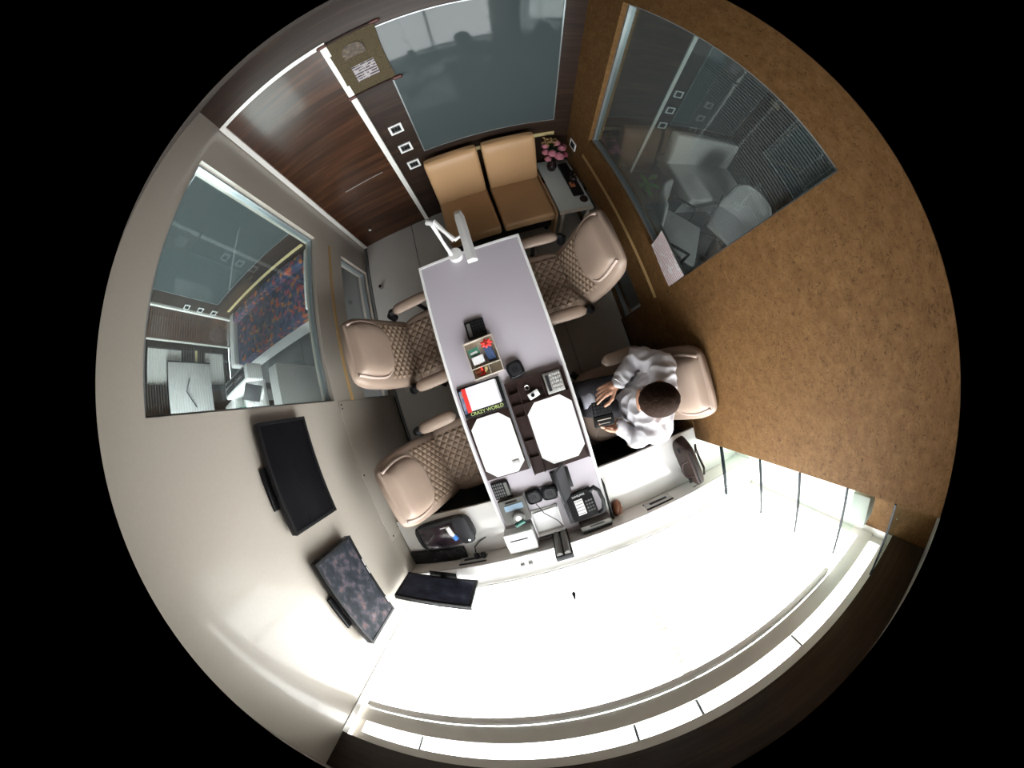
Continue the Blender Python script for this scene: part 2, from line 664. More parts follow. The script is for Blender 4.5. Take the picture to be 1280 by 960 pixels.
wall_window('window_1', XL, WY0, WY1, WZ0, WZ1, M_GLASS, M_ALU)
wall_window('window_2', XR + T, RY0, RY1, RZ0, RZ1, M_GLASSR, M_ALU)
wall_window('window_3', XL, WY0, WY1, .012, .50, M_CLEAR, M_ALU)
wall_window('window_4', XR + T, RY0, RY1, .012, .45, M_CLEAR, M_ALU)

# door in the back wall, close to the left corner (and its twins next door)


def back_door(name, x0, x1, zt, flip=False):
    f = MB()
    e = .036
    f.bb(x0, x0 + e, YB - .022, YB - .0005, 0, zt)
    f.bb(x1 - e, x1, YB - .022, YB - .0005, 0, zt)
    f.bb(x0 + e, x1 - e, YB - .022, YB - .0005, zt - e, zt)
    o = struct(name, f, M_WHITE, smooth=False)
    B(x0 + e, x1 - e, YB - .012, YB - .0005, .005, zt - e).build('door_panel', M_DOOR, o)
    return o


d1 = back_door('door_1', XL + .005, -.407, 2.24)
B(-.86, -.53, YB - .0135, YB - .011, .872, .880).build('groove_strip', M_ALU, d1)
kn = MB().cyl((-.925, YB - .012, .29), (-.925, YB - .045, .29), .016, n=16).ball((-.925, YB - .05, .29), .02)
kn.build('door_lock', M_CHROME, d1)
back_door('door_2', XR + T + .01, 1.775, 2.24)
back_door('door_3', -3.88, -3.09, 2.24)

# grey glass panels on the back wall
for nm, x0, x1, zt in (('window_5', -.185, .808, 2.165), ('window_6', 1.95, 2.87, 2.12), ('window_7', -2.86, -1.44, 2.14)):
    z0 = .90 if nm == 'window_5' else .845
    f = MB()
    e = .008
    f.bb(x0, x0 + e, YB - .008, YB - .0005, z0, zt)
    f.bb(x1 - e, x1, YB - .008, YB - .0005, z0, zt)
    f.bb(x0 + e, x1 - e, YB - .008, YB - .0005, z0, z0 + e)
    f.bb(x0 + e, x1 - e, YB - .008, YB - .0005, zt - e, zt)
    o = struct(nm, f, M_ALU, smooth=False)
    B(x0 + e, x1 - e, YB - .006, YB - .0005, z0 + e, zt - e).build('pane', M_PANEL, o, smooth=False)
struct('trim_1', B(-.19, .82, YB - .006, YB - .0005, .715, .755), M_STRIPY)
struct('trim_2', B(-2.95, -1.54, YB - .006, YB - .0005, .585, .625), M_STRIPY)

# window side: low wall, sill, recess, head, soffit
XRN = 1.28      # back of the shelf niche
m = MB()
m.bb(XL - T, XRN, YS - .09, YS, 0, .86)
m.bb(XL - T, XRN, YG - .12, YS - .09, 0, .86)
m.bb(XL - T, XRN, YG - .12, YG - .005, 2.225, ZC)
ww = struct('wall_window', m, M_WHITE, smooth=False)
struct('trim_3', B(XL, XRN, YG - .02, YS + .008, .861, .883, .003), M_COUNTER)
struct('trim_4', B(XL - T, XRN, YG - .005, -1.095, 2.228, ZC), M_SOFFIT)
# left reveal and the lines in it
struct('trim_5', B(XL + .0005, XL + .004, -1.12, -1.085, .884, 2.226), M_WHITE)
# outer window frame
f = MB()
f.bb(XL, XRN, YG - .04, YG, 2.165, 2.225)
f.bb(XL, XRN, YG - .04, YG + .01, 1.975, 2.075)
f.bb(XL, XRN, YG - .04, YG, .883, .92)
f.bb(XL, XL + .04, YG - .04, YG, .92, 2.165)
f.bb(XRN - .04, XRN, YG - .04, YG, .92, 2.165)
f.bb(.20, .235, YG - .04, YG, .92, 1.975)
wo = struct('window_8', f, M_WHITE, smooth=False)
for x in (-.81, -.02, .20, .62):
    B(x - .005, x + .005, YG - .03, YG - .01, 2.075, 2.165).build('glazing_bar', M_ALU, wo)
B(XL + .04, .20, YG - .022, YG - .018, .92, 1.975).build('pane', M_CLEAR, wo, smooth=False)
B(.235, XRN - .04, YG - .022, YG - .018, .92, 1.975).build('pane', M_CLEAR, wo, smooth=False)
B(XL + .04, XRN - .04, YG - .022, YG - .018, 2.075, 2.165).build('pane', M_CLEAR, wo, smooth=False)

# shelf niche at the right end of the window
m = MB()
m.bb(XRN, XRN + .05, YG - .12, YRE, 0, ZC)
m.bb(XR + T, XRN, YRE, YRE + .05, 0, ZC)
wn = struct('wall_niche', m, M_WHITE, smooth=False)  # white stands in for window glare; cork only at the top
B(XRN - .006, XRN - .0005, -1.1, YRE - .002, 1.97, ZC).build('cork_panel', M_CORK, wn)
B(XR + T + .002, XRN - .007, YRE - .006, YRE - .0005, 1.97, ZC).build('cork_panel', M_CORK, wn)

# neighbouring cabins: outer walls and window sides
m = MB()
m.bb(XFL - .1, XFL, -1.3, 1.3, 0, ZC)
m.bb(XFL - .1, XFL, 1.3, 1.755, 0, .12)
m.bb(XFL - .1, XFL, 1.3, 1.755, .52, 1.0)
m.bb(XFL - .1, XFL, 1.3, 1.755, 1.70, ZC)
m.bb(XFL - .1, XFL, 1.755, YB, 0, ZC)
wfl = struct('wall_far_left', m, M_WOOD, smooth=False)
B(XFL, XFL + .006, 1.15, 1.76, .68, .73).build('strip', M_STRIPY, wfl)
struct('window_9', B(XFL - .04, XFL - .03, 1.3, 1.755, 1.0, 1.70), M_SLAT)
struct('window_10', B(XFL - .04, XFL - .03, 1.3, 1.755, .12, .52), M_SLAT)
struct('wall_far_right', B(XFR, XFR + .1, -1.3, YB, 0, ZC), M_WOOD)
f = MB()
f.bb(XFR - .015, XFR - .0005, .62, .635, 1.05, 1.9)
f.bb(XFR - .015, XFR - .0005, 1.44, 1.455, 1.05, 1.9)
f.bb(XFR - .015, XFR - .0005, .635, 1.44, 1.05, 1.065)
f.bb(XFR - .015, XFR - .0005, .635, 1.44, 1.885, 1.9)
o = struct('window_11', f, M_ALU, smooth=False)
B(XFR - .01, XFR - .0005, .635, 1.44, 1.065, 1.885).build('pane', M_PANEL, o, smooth=False)
for nm, x0, x1 in (('wall_window_left', XFL - .1, XL - T - .001), ('wall_window_right', XRN + .051, XFR + .1)):
    m = MB()
    lo, hi = (.9, 2.1) if x0 < 0 else (1.2, 1.8)  # right opening made small to keep that cabin dim
    m.bb(x0, x1, YG - .12, YG, 0, lo)
    m.bb(x0, x1, YG - .12, YG, hi, ZC)
    if x0 > 0:
        m.bb(x0, 1.6, YG - .12, YG, lo, hi)
        m.bb(2.3, x1, YG - .12, YG, lo, hi)
    struct(nm, m, M_WHITE, smooth=False)

# ------------------------------------------------------------------ blind
bl = thing('venetian_blind', 'white slatted blind hanging inside the bright window', 'blind', (0, 0, 0))
B(XL + .05, .93, YG + .012, YG + .055, 1.94, 1.973, .004).build('headrail', M_SLAT, bl)
B(XL + .05, .93, YG + .02, YG + .048, .90, .915, .004).build('bottom_rail', M_SLAT, bl)
sl0 = None
for k in range(22):
    z = .94 + k * .0455
    if sl0 is None:
        q = MB()
        q.grid(lambda u, v: (XL + .05 + u * (.93 - XL - .05), (v - .5) * .022, .002 * (1 - (2 * v - 1) ** 2)), 1, 4)
        sl0 = q.build('slat', M_SLAT, bl)
        s_ = sl0
    else:
        s_ = sl0.copy()
        C.objects.link(s_)
    s_.location = (0, YG + .034, z)
    s_.rotation_euler = (R(4), 0, 0)
MB().tube([(-.113, YG + .06, 1.94), (-.113, YG + .062, 1.25)], .0015, 6).tube([(-.113, YG + .062, 1.25), (-.113, YG + .062, 1.20), (-.113, YG + .062, 1.185)], [.004, .012, .006], 10).build('cord', M_GREY, bl)

# ------------------------------------------------------------------ desk and counter
dk = thing('desk', 'long pale lilac desk with white edging in the middle of the cabin', 'desk', (-.095, 0, 0))
DX0, DX1, DY0, DY1 = -.328, .328, -.955, .897
e = .016
B(DX0 + e, DX1 - e, DY0, DY1 - e, DZ - .034, DZ - .0015).build('desktop', M_DESK, dk)
m = MB()
m.bb(DX0, DX0 + e, DY0, DY1, DZ - .036, DZ + .002)
m.bb(DX1 - e, DX1, DY0, DY1, DZ - .036, DZ + .002)
m.bb(DX0 + e, DX1 - e, DY1 - e, DY1, DZ - .036, DZ + .002)
m.build('edging', M_EDGE, dk)
for sx in (-1, 1):
    MB().bb(sx * .16 - .022, sx * .16 + .022, .845, .889, 0, DZ - .037, .004).build('leg', M_MATTE, dk)
B(-.02, .02, -.55, .70, .45, DZ - .037).build('beam', M_MATTE, dk)

ct = thing('window_counter', 'white laminate counter running along the window wall', 'counter', (0, -.78, 0))
m = MB().bb(XL + .006, XRN - .01, -.175, .172, .682, .713, .002)
m.build('worktop', M_COUNTER, ct)
for x0, x1, lab in ((XL + .01, -.43, 'black counter cabinet under the printer, left of the desk'), (.24, .92, 'black counter cabinet right of the desk, behind the seated man')):
    cb = thing('base_cabinet', lab, 'cabinet', ((x0 + x1) / 2, -.79, 0), group='cabinets under the counter')
    hw = (x1 - x0) / 2
    B(-hw, hw, -.16, .13, .0, .681).build('body', M_MATTE, cb)
    for sx in (-1, 1):
        dr = MB().bb(min(sx * .004, sx * (hw - .004)), max(sx * .004, sx * (hw - .004)), .1305, .15, .06, .675, .002).build('door', M_MATTE, cb)
        MB().cyl((sx * (hw - .06 if x0 < 0 and sx > 0 else .04), .15, .60), (sx * (hw - .06 if x0 < 0 and sx > 0 else .04), .156, .60), .009, n=12).build('lock', M_CHROME, dr)

# ------------------------------------------------------------------ chairs


def quilt(u, v, nu, nv):
    a = abs(math.sin(PI * (u * nu + v * nv)))
    b = abs(math.sin(PI * (u * nu - v * nv)))
    return min(a, b) ** .6


def make_chair(label):
    t = thing('office_chair', label, 'chair', group='quilted office chairs round the desk')
    # backrest profile
    def prof(v):
        z = .43 + .66 * v
        x = -.205 - .145 * v - .02 * math.sin(PI * v)
        hw = .238 - .02 * v - .030 * max(0, (v - .45) / .55) ** 2
        th = .052
        if v > .80:
            k = (v - .80) / .20
            q = math.sqrt(max(0, 1 - k * k * .985))
            hw = hw - .042 * (1 - q)
            th = th * (.25 + .75 * q)
        if v < .08:
            q = math.sqrt(max(0, 1 - ((.08 - v) / .08) ** 2 * .9))
            th = th * q
            hw = hw - .03 * (1 - q)
        return x, z, hw, th
    rings = []
    N = 26
    for i in range(N + 1):
        x, z, hw, th = prof(i / N)
        rings.append(se_ring(x, 0, th, hw, z, 32, 3.6))
    MB().loft(rings).build('backrest', M_LEATHER, t, ang=80)

    def bfront(y, v, off):
        x, z, hw, th = prof(v)
        k = min(1, abs(y) / hw)
        return (x + th * (1 - k ** 3.6) ** (1 / 3.6) + off, y, z)
    q = MB()

    def fq(a, b):
        v = .06 + .50 * b
        y = (a - .5) * .40
        edge = min(1, 14 * min(a, 1 - a, b, 1 - b))
        return bfront(y, v, -.006 + .014 * quilt(a, b, 7, 6.5) * edge + .004 * edge)
    q.grid(fq, 84, 78)
    q.build('quilted_panel', M_QUILT, t, ang=180)
    # U shaped head pad
    V0 = .50

    def uw(b):
        return .168 * (1 - max(0, 1 - b / .42) ** 2.4) ** .5 * (1 - .16 * max(0, (b - .55) / .45) ** 2)

    def fp(a, b):
        v = V0 + (.985 - V0) * b
        y = (a * 2 - 1) * max(.002, uw(b))
        s_ = a * 2 - 1
        rim = (1 - s_ ** 6) * (1 - max(0, 1 - b / .12) ** 2) * (1 - max(0, (b - .9) / .1) ** 2)
        return bfront(y, v, -.004 + .046 * max(0, rim) ** .45)
    pd = MB()
    pd.grid(fp, 28, 30)
    pd.build('head_pad', M_LEATHER, t, ang=180)
    pts = []
    for i in range(25):
        b = 1 - i / 24 * .985
        pts.append(bfront(-uw(b) - .003, V0 + (.985 - V0) * b, .010))
    for i in range(24, -1, -1):
        b = 1 - i / 24 * .985
        pts.append(bfront(uw(b) + .003, V0 + (.985 - V0) * b, .010))
    MB().tube(pts, .0085, 8).build('piping', M_PIPING, t)
    # seat
    rings = []
    for z, k in ((.395, .80), (.40, .93), (.415, .99), (.45, 1.), (.475, .985), (.488, .94), (.492, .86)):
        rings.append(se_ring(.025, 0, .255 * k + .0, .245 * k, z, 36, 4.5))
    MB().loft(rings).build('seat', M_LEATHER, t, ang=60)
    q = MB()

    def fs(a, b):
        x = -.19 + .30 * a
        y = (b - .5) * .40
        edge = min(1, 14 * min(a, 1 - a, b, 1 - b))
        return (x, y, .487 + .005 * edge + .013 * quilt(a, b, 5.5, 7) * edge)
    q.grid(fs, 66, 84)
    q.build('quilted_cushion', M_QUILT, t, ang=180)
    MB().tube([(.235, -.19, .488), (.18, -.10, .494), (.13, -.06, .494), (.115, -.02, .494), (.115, .02, .494), (.13, .06, .494), (.18, .10, .494), (.235, .19, .488)], .003, 6).build('seam', M_PIPING, t)
    # arms
    for s in (-1, 1):
        y = s * .268
        rg = []
        for i in range(15):
            k = i / 14
            x = -.19 + .27 * k
            r = math.sqrt(max(.02, 1 - (2 * k - 1) ** 6))
            rg.append([(x, y + .039 * r * math.cos(a), .655 + .022 * r * math.sin(a)) for a in [2 * PI * j / 14 for j in range(14)]])
        MB().loft(rg).build('armrest', M_LEATHER, t, ang=70)
        MB().tube([(-.215, y * .93, .56), (-.225, y, .61), (-.205, y, .638), (-.15, y, .636)], [.026, .030, .028, .02], 8).tube(
            [(-.02, y * .7, .40), (-.02, y, .43), (-.03, y, .60), (-.04, y, .636)], .014, 8).build('arm_bracket', M_BLACK, t)
    MB().cyl((0, 0, .18), (0, 0, .39), .028, n=16).bb(-.14, .12, -.09, .09, .365, .397, .006).build('pedestal', M_BLACK, t)
    for k in range(5):
        a = R(18 + 72 * k)
        d = Vector((math.cos(a), math.sin(a), 0))
        lg = MB().tube([d * .02 + Vector((0, 0, .17)), d * .15 + Vector((0, 0, .14)), d * .29 + Vector((0, 0, .095))], [.032, .024, .017], 8).build('leg', M_BLACK, t)
        n = Vector((-d.y, d.x, 0))
        p = d * .29 + Vector((0, 0, .031))
        MB().cyl(p - n * .022, p - n * .006, .03, n=16).cyl(p + n * .006, p + n * .022, .03, n=16).cyl(p, p + Vector((0, 0, .055)), .008, n=8).build('caster', M_BLACK, lg)
    return t


ch = make_chair('taupe quilted office chair on the left side, nearer the door')
ch.location = (-.49, .47, 0)
ch.rotation_euler = (0, 0, R(3))
c2 = copy_tree(ch, None, (-.52, -.31, 0), R(6), 'taupe quilted office chair on the left side below the wall screens, one armrest only')
for nm in ('armrest', 'arm_bracket'):       # this chair shows no armrest on its window side
    side_parts = [o for o in c2.children if o.name.startswith(nm)]
    gone = min(side_parts, key=lambda o: sum(v.co.y for v in o.data.vertices) / len(o.data.vertices))
    bpy.data.objects.remove(gone)
copy_tree(ch, None, (.295, .59, 0), R(180), 'empty taupe quilted office chair on the right side, in front of the glass-topped side table')
copy_tree(ch, None, (.545, -.285, 0), R(181), 'taupe quilted office chair that the man sits in, against the cork wall')

# ------------------------------------------------------------------ sofa
sf = thing('sofa', 'two-seat tan leather sofa against the dark wood wall', 'sofa', (.21, 1.45, 0))
for x0, x1 in ((-.435, -.03), (-.005, .405)):
    xm, hw = (x0 + x1) / 2, (x1 - x0) / 2
    MB().box((xm, -.045, .375), (hw * 2, .47, .10), bev=.022, seg=3).build('seat_cushion', M_TANL, sf)
    q = MB()
    rings = []
    for i in range(13):
        v = i / 12
        z = .40 + .46 * v
        y = .165 + .115 * v
        th = .045 * (1 if .1 < v < .9 else (.6 if v in (0, 1) else .9))
        rings.append(se_ring(xm, y, hw * (.985 if .05 < v < .95 else .95), th, z, 28, 6))
    q.loft(rings).build('back_cushion', M_TANL, sf, ang=60)
B(-.435, .42, -.20, .30, .10, .322, .006).build('base', M_MATTE, sf)
B(.412, .43, -.27, .22, .02, .40, .004).build('side_panel', M_TANL, sf)
for sx in (-.40, .39):
    for sy in (-.16, .25):
        MB().cyl((sx, sy, 0), (sx, sy, .105), .018, n=10).build('leg', M_BLACK, sf)

# side table
st = thing('side_table', 'low pale grey glass-topped side table beside the sofa in the corner', 'table', (.795, 1.48, 0))
B(-.145, .138, -.30, .29, .40, .42, .003).build('tabletop', M_TABLE, st)
B(-.145, .138, -.312, -.301, .385, .425, .002).build('front_edge', M_CREAMP, st)
for sx in (-.105, .115):
    for sy in (-.28, .27):
        B(sx - .012, sx + .012, sy - .012, sy + .012, 0, .399, .002).build('leg', M_CREAMP, st)

# vase of flowers
vs = thing('flower_vase', 'dark vase of pink roses and ochre berries on the side table', 'vase', (.752, 1.655, .4206))
rg = []
for z, r in ((0, .030), (.01, .036), (.06, .042), (.11, .030), (.14, .024), (.155, .030)):
    rg.append([(r * math.cos(a), r * math.sin(a), z) for a in [2 * PI * j / 20 for j in range(20)]])
MB().loft(rg).build('vase_body', M_VASE, vs)
heads = [(-.070, -.02, .27, .034), (-.035, -.065, .29, .040), (-.075, -.085, .25, .030), (.01, -.10, .28, .043), (.055, -.03, .30, .034), (.04, .035, .31, .032), (.085, .01, .28, .030), (-.06, .03, .30, .03), (.075, -.065, .25, .028)]
for hx, hy, hz, hr in heads:
    st_ = MB().tube([(0, 0, .13), (hx * .6, hy * .6, .20), (hx, hy, hz - .01)], .003, 6).build('stem', M_LEAF, vs)
    q = MB()
    for ring, (n, rr, tilt) in enumerate(((3, .30, .25), (5, .62, .6), (6, .95, 1.0))):
        for k in range(n):
            a = 2 * PI * k / n + ring * .5
            cx, cy = hx + hr * rr * .62 * math.cos(a), hy + hr * rr * .62 * math.sin(a)
            q.ball((cx, cy, hz + hr * (.35 - .3 * ring * .5)), (hr * .30, hr * .52, hr * .50), 8, (0, -tilt * .8 + .3, a))
    q.build('rose', M_PINK if hr > .029 else M_DPINK, vs)
    MB().ball((hx, hy, hz + hr * .30), (hr * .3, hr * .3, hr * .35), 8).build('rose_heart', M_DPINK, vs)
q = MB()
for k in range(46):
    a, rr = random.random() * 2 * PI, random.random() ** .5 * .065
    q.ball((-.02 + rr * math.cos(a), .045 + rr * .8 * math.sin(a), .30 + random.random() * .06), .0055 + random.random() * .004, 6)
tag(q.build('berries', M_BERRY, vs), kind='stuff')
for k in range(12):
    a = 2 * PI * k / 12 + .2
    L = (.10 + .03 * (k % 3)) * (.55 if math.cos(a) < 0 else .9)
    q = MB()
    q.grid(lambda u, v: ((.02 + L * u) * math.cos(a) - (v - .5) * .045 * math.sin(PI * (u * .96 + .02)) * math.sin(a), (.02 + L * u) * math.sin(a) + (v - .5) * .045 * math.sin(PI * (u * .96 + .02)) * math.cos(a), .17 + .08 * u - .03 * u * u + .006 * abs(v - .5)), 6, 2)
    q.build('leaf', M_LEAF, vs)

# ornament beside the vase
orn = thing('desk_ornament', 'black and copper ornament on long black trays beside the vase', 'ornament', (.86, 1.47, .42))
B(-.045, .035, .03, .21, .001, .035, .003).build('tray', M_BLACK, orn)
B(-.045, .045, -.165, .02, .001, .022, .003).build('tray', M_BLACK, orn)
MB().cyl((0, -.03, .022), (0, -.03, .07), .026, .018).ball((0, -.03, .085), (.026, .022, .02)).ball((.02, .06, .055), (.02, .03, .02)).tube([(-.02, -.06, .05), (-.02, .0, .09), (.03, .04, .08)], .007, 8).build('figure', M_VASE, orn)
MB().box((-.018, -.055, .034), (.04, .05, .022), bev=.005).build('copper_piece', M_COPPER, orn)
MB().box((.015, .0, .075), (.05, .016, .008), rot=(0, .2, .6), bev=.002).build('steel_bar', M_CHROME, orn)
cs = MB().cyl((0, 0, 0), (0, 0, .008), .034, n=24).build('coaster', M_TRAY, None, (.885, 1.262, .421))
tag(cs, 'small round brown coaster at the front of the side table', 'coaster')

# wall scroll
M_LACQ = mat('dark_red_lacquer', (.09, .03, .025), .4)
sc = thing('wall_scroll', 'olive woven wall scroll with an arched picture, above the switch plates', 'wall hanging', (-.29, YB, 1.95))
q = MB()
q.grid(lambda u, v: ((u - .5) * (.25 + .02 * abs(2 * v - 1) ** 2), -.015 - .012 * math.sin(PI * v), (v - .5) * .50), 10, 20)
q.build('cloth', M_CLOTH, sc)
for z, nm in ((.262, 'top_rod'), (-.262, 'bottom_rod')):
    r_ = MB().cyl((-.14, -.02, z), (.14, -.02, z), .011, n=12).build(nm, M_TRAY, sc)
    for sx in (-1, 1):
        MB().cyl((sx * .115, -.02, z), (sx * .145, -.02, z), .016, n=12).ball((sx * .152, -.02, z), .017, 10).build('finial', M_LACQ, r_)
arch = [(-.058, 0), (.058, 0)] + [(.058 * math.cos(R(a)), .055 + .06 * math.sin(R(a))) for a in range(0, 181, 15)]
q = MB().prism(arch, 0, .004)
o = q.build('picture', mottled('arch_picture', [(.3, (.02, .014, .012)), (.6, (.09, .06, .035)), (.75, (.20, .14, .08))], 45), sc)
o.rotation_euler = (R(90), 0, 0)
o.location = (-.01, -.0285, .06)
B(-.06, .065, -.030, -.026, -.16, -.02, .001).build('text_panel', M_SCRIPT, sc)

# switch plates
for z, lab in ((1.236, 'topmost of the three square switch plates beside the door'), (1.018, 'middle square switch plate of the three beside the door'), (.806, 'lowest of the three square switch plates, nearest the sofa')):
    t = thing('switch_plate', lab, 'switch', (-.293, YB, z), group='switch plates beside the door')
    m = MB()
    for a in ((-.045, .045, .032, .045), (-.045, .045, -.045, -.032), (-.045, -.032, -.032, .032), (.032, .045, -.032, .032)):
        m.bb(a[0], a[1], -.012, -.0005, a[2], a[3])
    m.build('frame', M_WHITEPL, t)
    B(-.032, .032, -.008, -.0005, -.032, .032).build('backplate', M_MID, t)
    for k in (-1, 0, 1):
        B(k * .02 - .009, k * .02 + .009, -.011, -.0081, -.02, .02, .001).build('rocker', M_BLACK, t)
# switch on the cork wall
t = thing('switch_plate', 'white socket plate on the cork wall by the flowers', 'switch', (XR, 1.70, .67))
m = MB()
m.bb(-.01, -.0005, -.05, -.038, -.045, .045).bb(-.01, -.0005, .038, .05, -.045, .045).bb(-.01, -.0005, -.038, .038, .033, .045).bb(-.01, -.0005, -.038, .038, -.045, -.033)
m.build('frame', M_WHITEPL, t)
B(-.007, -.0005, -.038, .038, -.033, .033).build('backplate', M_BLACK, t)

# ------------------------------------------------------------------ screens on the left wall


def wall_tv(label, y0, y1, z0, z1, pic):
    ym, zm = (y0 + y1) / 2, (z0 + z1) / 2
    hy, hz = (y1 - y0) / 2, (z1 - z0) / 2
    t = thing('wall_screen', label, 'screen', (XL, ym, zm), group='screens on the cream wall')
    x1 = .062
    MB().box((x1 - .02, 0, 0), (.036, hy * 2, hz * 2), bev=.004).build('casing', M_BLACK, t)
    m = MB()
    b = .014
    m.bb(x1 - .002, x1 + .004, -hy, hy, hz - b, hz).bb(x1 - .002, x1 + .004, -hy, hy, -hz, -hz + b * 1.3)
    m.bb(x1 - .002, x1 + .004, -hy, -hy + b, -hz + b * 1.3, hz - b).bb(x1 - .002, x1 + .004, hy - b, hy, -hz + b * 1.3, hz - b)
    m.build('bezel', M_BLACK, t)
    B(x1 - .001, x1 + .001, -hy + b, hy - b, -hz + b * 1.3, hz - b).build('display', pic, t)
    m = MB().bb(.001, .03, -.10, .10, -.08, .08).bb(.001, .012, -.12, .06, hz - .06, hz + .025).tube([(.012, .06, hz + .02), (.03, -.02, hz + .028), (.012, -.12, hz + .02)], .004, 6)
    m.build('bracket', M_BLACK, t)
    return t


wall_tv('black switched-off screen on the cream wall, nearer the glass', -.292, .193, 1.288, 1.628, M_SCREEN)
t2 = wall_tv('screen showing camera pictures on the cream wall, nearer the window', -.942, -.439, 1.283, 1.614, M_CCTV)
for dy in (.02, .07, -.19):
    B(.064, .0685, dy, dy + .04, -.160, -.154).build('button', M_LGREY, t2)

# monitor on the sill
mo = thing('desk_monitor', 'black flat monitor standing on the counter by the window', 'monitor', (-.89, -.985, .884), R(-17))
MB().bb(-.232, .232, -.016, .012, .03, .30, .004).build('casing', M_BLACK, mo)
B(-.212, .212, .0121, .0135, .055, .282).build('display', M_CCTVD, mo)
MB().bb(-.234, .234, -.018, -.0165, .292, .304).build('back_trim', M_LGREY, mo)
MB().bb(-.03, .03, -.03, -.018, .0, .12).bb(-.09, .09, -.06, .03, -.012 + .012, .012, .004).build('stand', M_BLACK, mo)

# keyboard
kb = thing('keyboard', 'black keyboard on the counter between printer and monitor', 'keyboard', (-.935, -.912, .7135), R(-3))
MB().box((0, 0, .016), (.41, .105, .022), bev=.005).build('keyboard_case', M_BLACK, kb)
k0 = None
for r_ in range(5):
    for c_ in range(18):
        if k0 is None:
            k0 = MB().box((0, 0, 0), (.0175, .0155, .007), bev=.002, seg=1).build('key', M_GREY, kb)
            k_ = k0
        else:
            k_ = k0.copy()
            C.objects.link(k_)
        k_.location = (-.187 + c_ * .022, -.038 + r_ * .019, .030)

# printer
pn = thing('printer', 'black rounded printer with a glossy lid on the counter', 'printer', (-.80, -.735, .7135), R(4))
rings = [se_ring(0, 0, .205 * k, .100 * k2, z, 36, 4) for z, k, k2 in ((0, .96, .95), (.02, 1, 1), (.05, 1, 1), (.063, .97, .95), (.066, .9, .88))]
MB().loft(rings).build('body', M_GREY, pn, ang=50)
MB().box((-.03, -.005, .067), (.25, .15, .006), bev=.002).build('lid', mottled('glossy_lid', [(.3, (.012, .010, .014)), (.6, (.035, .02, .025)), (.75, (.06, .055, .07))], 9, .12), pn)
rings = [se_ring(.145, 0, .05 * k, .10 * k, z, 24, 4) for z, k in ((.058, 1), (.076, .98), (.082, .85))]
MB().loft(rings).build('control_panel', M_GREY, pn)
B(-.178, -.166, -.09, .085, .03, .070, .003).build('side_rail', M_BLACK, pn)
B(.0, .05, .045, .052, .0702, .0718).build('badge', M_LGREY, pn)
MB().cyl((.155, -.075, .082), (.155, -.075, .085), .008).build('button', M_CHROME, pn)
bo = thing('small_bottle', 'small white bottle with a blue cap lying on the printer', 'bottle', (-.722, -.725, .8015), R(8))
MB().tube([(-.015, .055, 0), (-.015, .05, 0), (-.012, .0, 0), (-.006, -.02, 0)], [.006, .014, .016, .012], 12).build('bottle_body', M_WHITEPL, bo)
MB().tube([(-.006, -.02, 0), (.0, -.05, 0)], [.0165, .0165], 12).build('cap', mat('blue_cap', (.06, .25, .75), .35), bo)

# socket plates on the wall under the window
for x, z, lab in ((.542, .795, 'grey socket box on the window wall behind the right counter'), (-.68, .79, 'grey socket box with plugs on the window wall behind the printer')):
    t = thing('socket_box', lab, 'socket', (x, YS, z))
    B(-.09, .09, .0005, .014, -.035, .035, .003).build('box', M_LGREY, t)
    m = MB()
    m.bb(-.094, .094, .0005, .010, -.041, -.0355).bb(-.094, .094, .0005, .010, .0355, .041)
    m.build('rim', M_GREY, t)
    B(-.06, .06, .0141, .017, -.012, .014, .001).build('switch_strip', M_GREY, t)
    if x < 0:
        for dx in (-.015, .03):
            MB().cyl((dx + .05, .0145, .0), (dx + .05, .04, .0), .019, n=14).ball((dx + .05, .04, 0), (.019, .010, .019), 12).build('plug', M_BLACK, t)
        MB().tube([(.035, .045, 0), (.03, .075, -.05), (.07, .10, -.07), (.12, .12, -.07)], .004, 6).build('cable', M_BLACK, t)

# ------------------------------------------------------------------ lamp on the back edge of the desk
lp = thing('desk_lamp', 'white folding-arm desk lamp clamped to the back edge of the desk', 'lamp', (-.172, .875, DZ + .0026))
M_LAMP = M_WHITEPL
MB().cyl((0, 0, .0), (0, 0, .045), .044, .042, n=28).bb(-.02, .02, .0235, .040, -.06, .01, .003).build('clamp', M_LAMP, lp)
MB().cyl((.01, -.045, .012), (.01, -.02, .012), .007).build('screw_knob', M_LAMP, lp)
e1 = (-.035, .04, .40)
MB().tube([(-.02, .0, .05), (-.03, .02, .20), e1], [.013, .009, .013], 8).build('lower_arm', M_LAMP, lp)
MB().tube([(e1[0] + .012, e1[1], e1[2]), (.02, -.04, .375), (.05, -.09, .355)], [.014, .010, .014], 8).build('upper_arm', M_LAMP, lp)
MB().cyl((e1[0] - .02, e1[1] + .012, e1[2]), (e1[0] + .016, e1[1] - .012, e1[2]), .017, n=14).build('elbow', M_LGREY, lp)
MB().tube([(.05, -.09, .355), (.075, -.082, .352), (.095, -.08, .352)], [.012, .008, .012], 8).build('neck', M_LAMP, lp)
q = MB()
sec = [(-.024, -.026), (.022, -.026), (.026, -.004), (.006, .018), (-.024, .012)]
q.loft([[(.106 + a, -.235, .352 + b) for a, b in sec], [(.106 + a, .035 - b * .8, .352 + b) for a, b in sec], [(.104 + a * .75, .075 - b, .352 + b * .7) for a, b in sec]])
q.build('light_bar', M_LAMP, lp, ang=20)
B(.088, .122, -.225, .03, .322, .3258).build('diffuser', M_WHITE, lp)

# ------------------------------------------------------------------ things on the desk
z0 = DZ + .0005


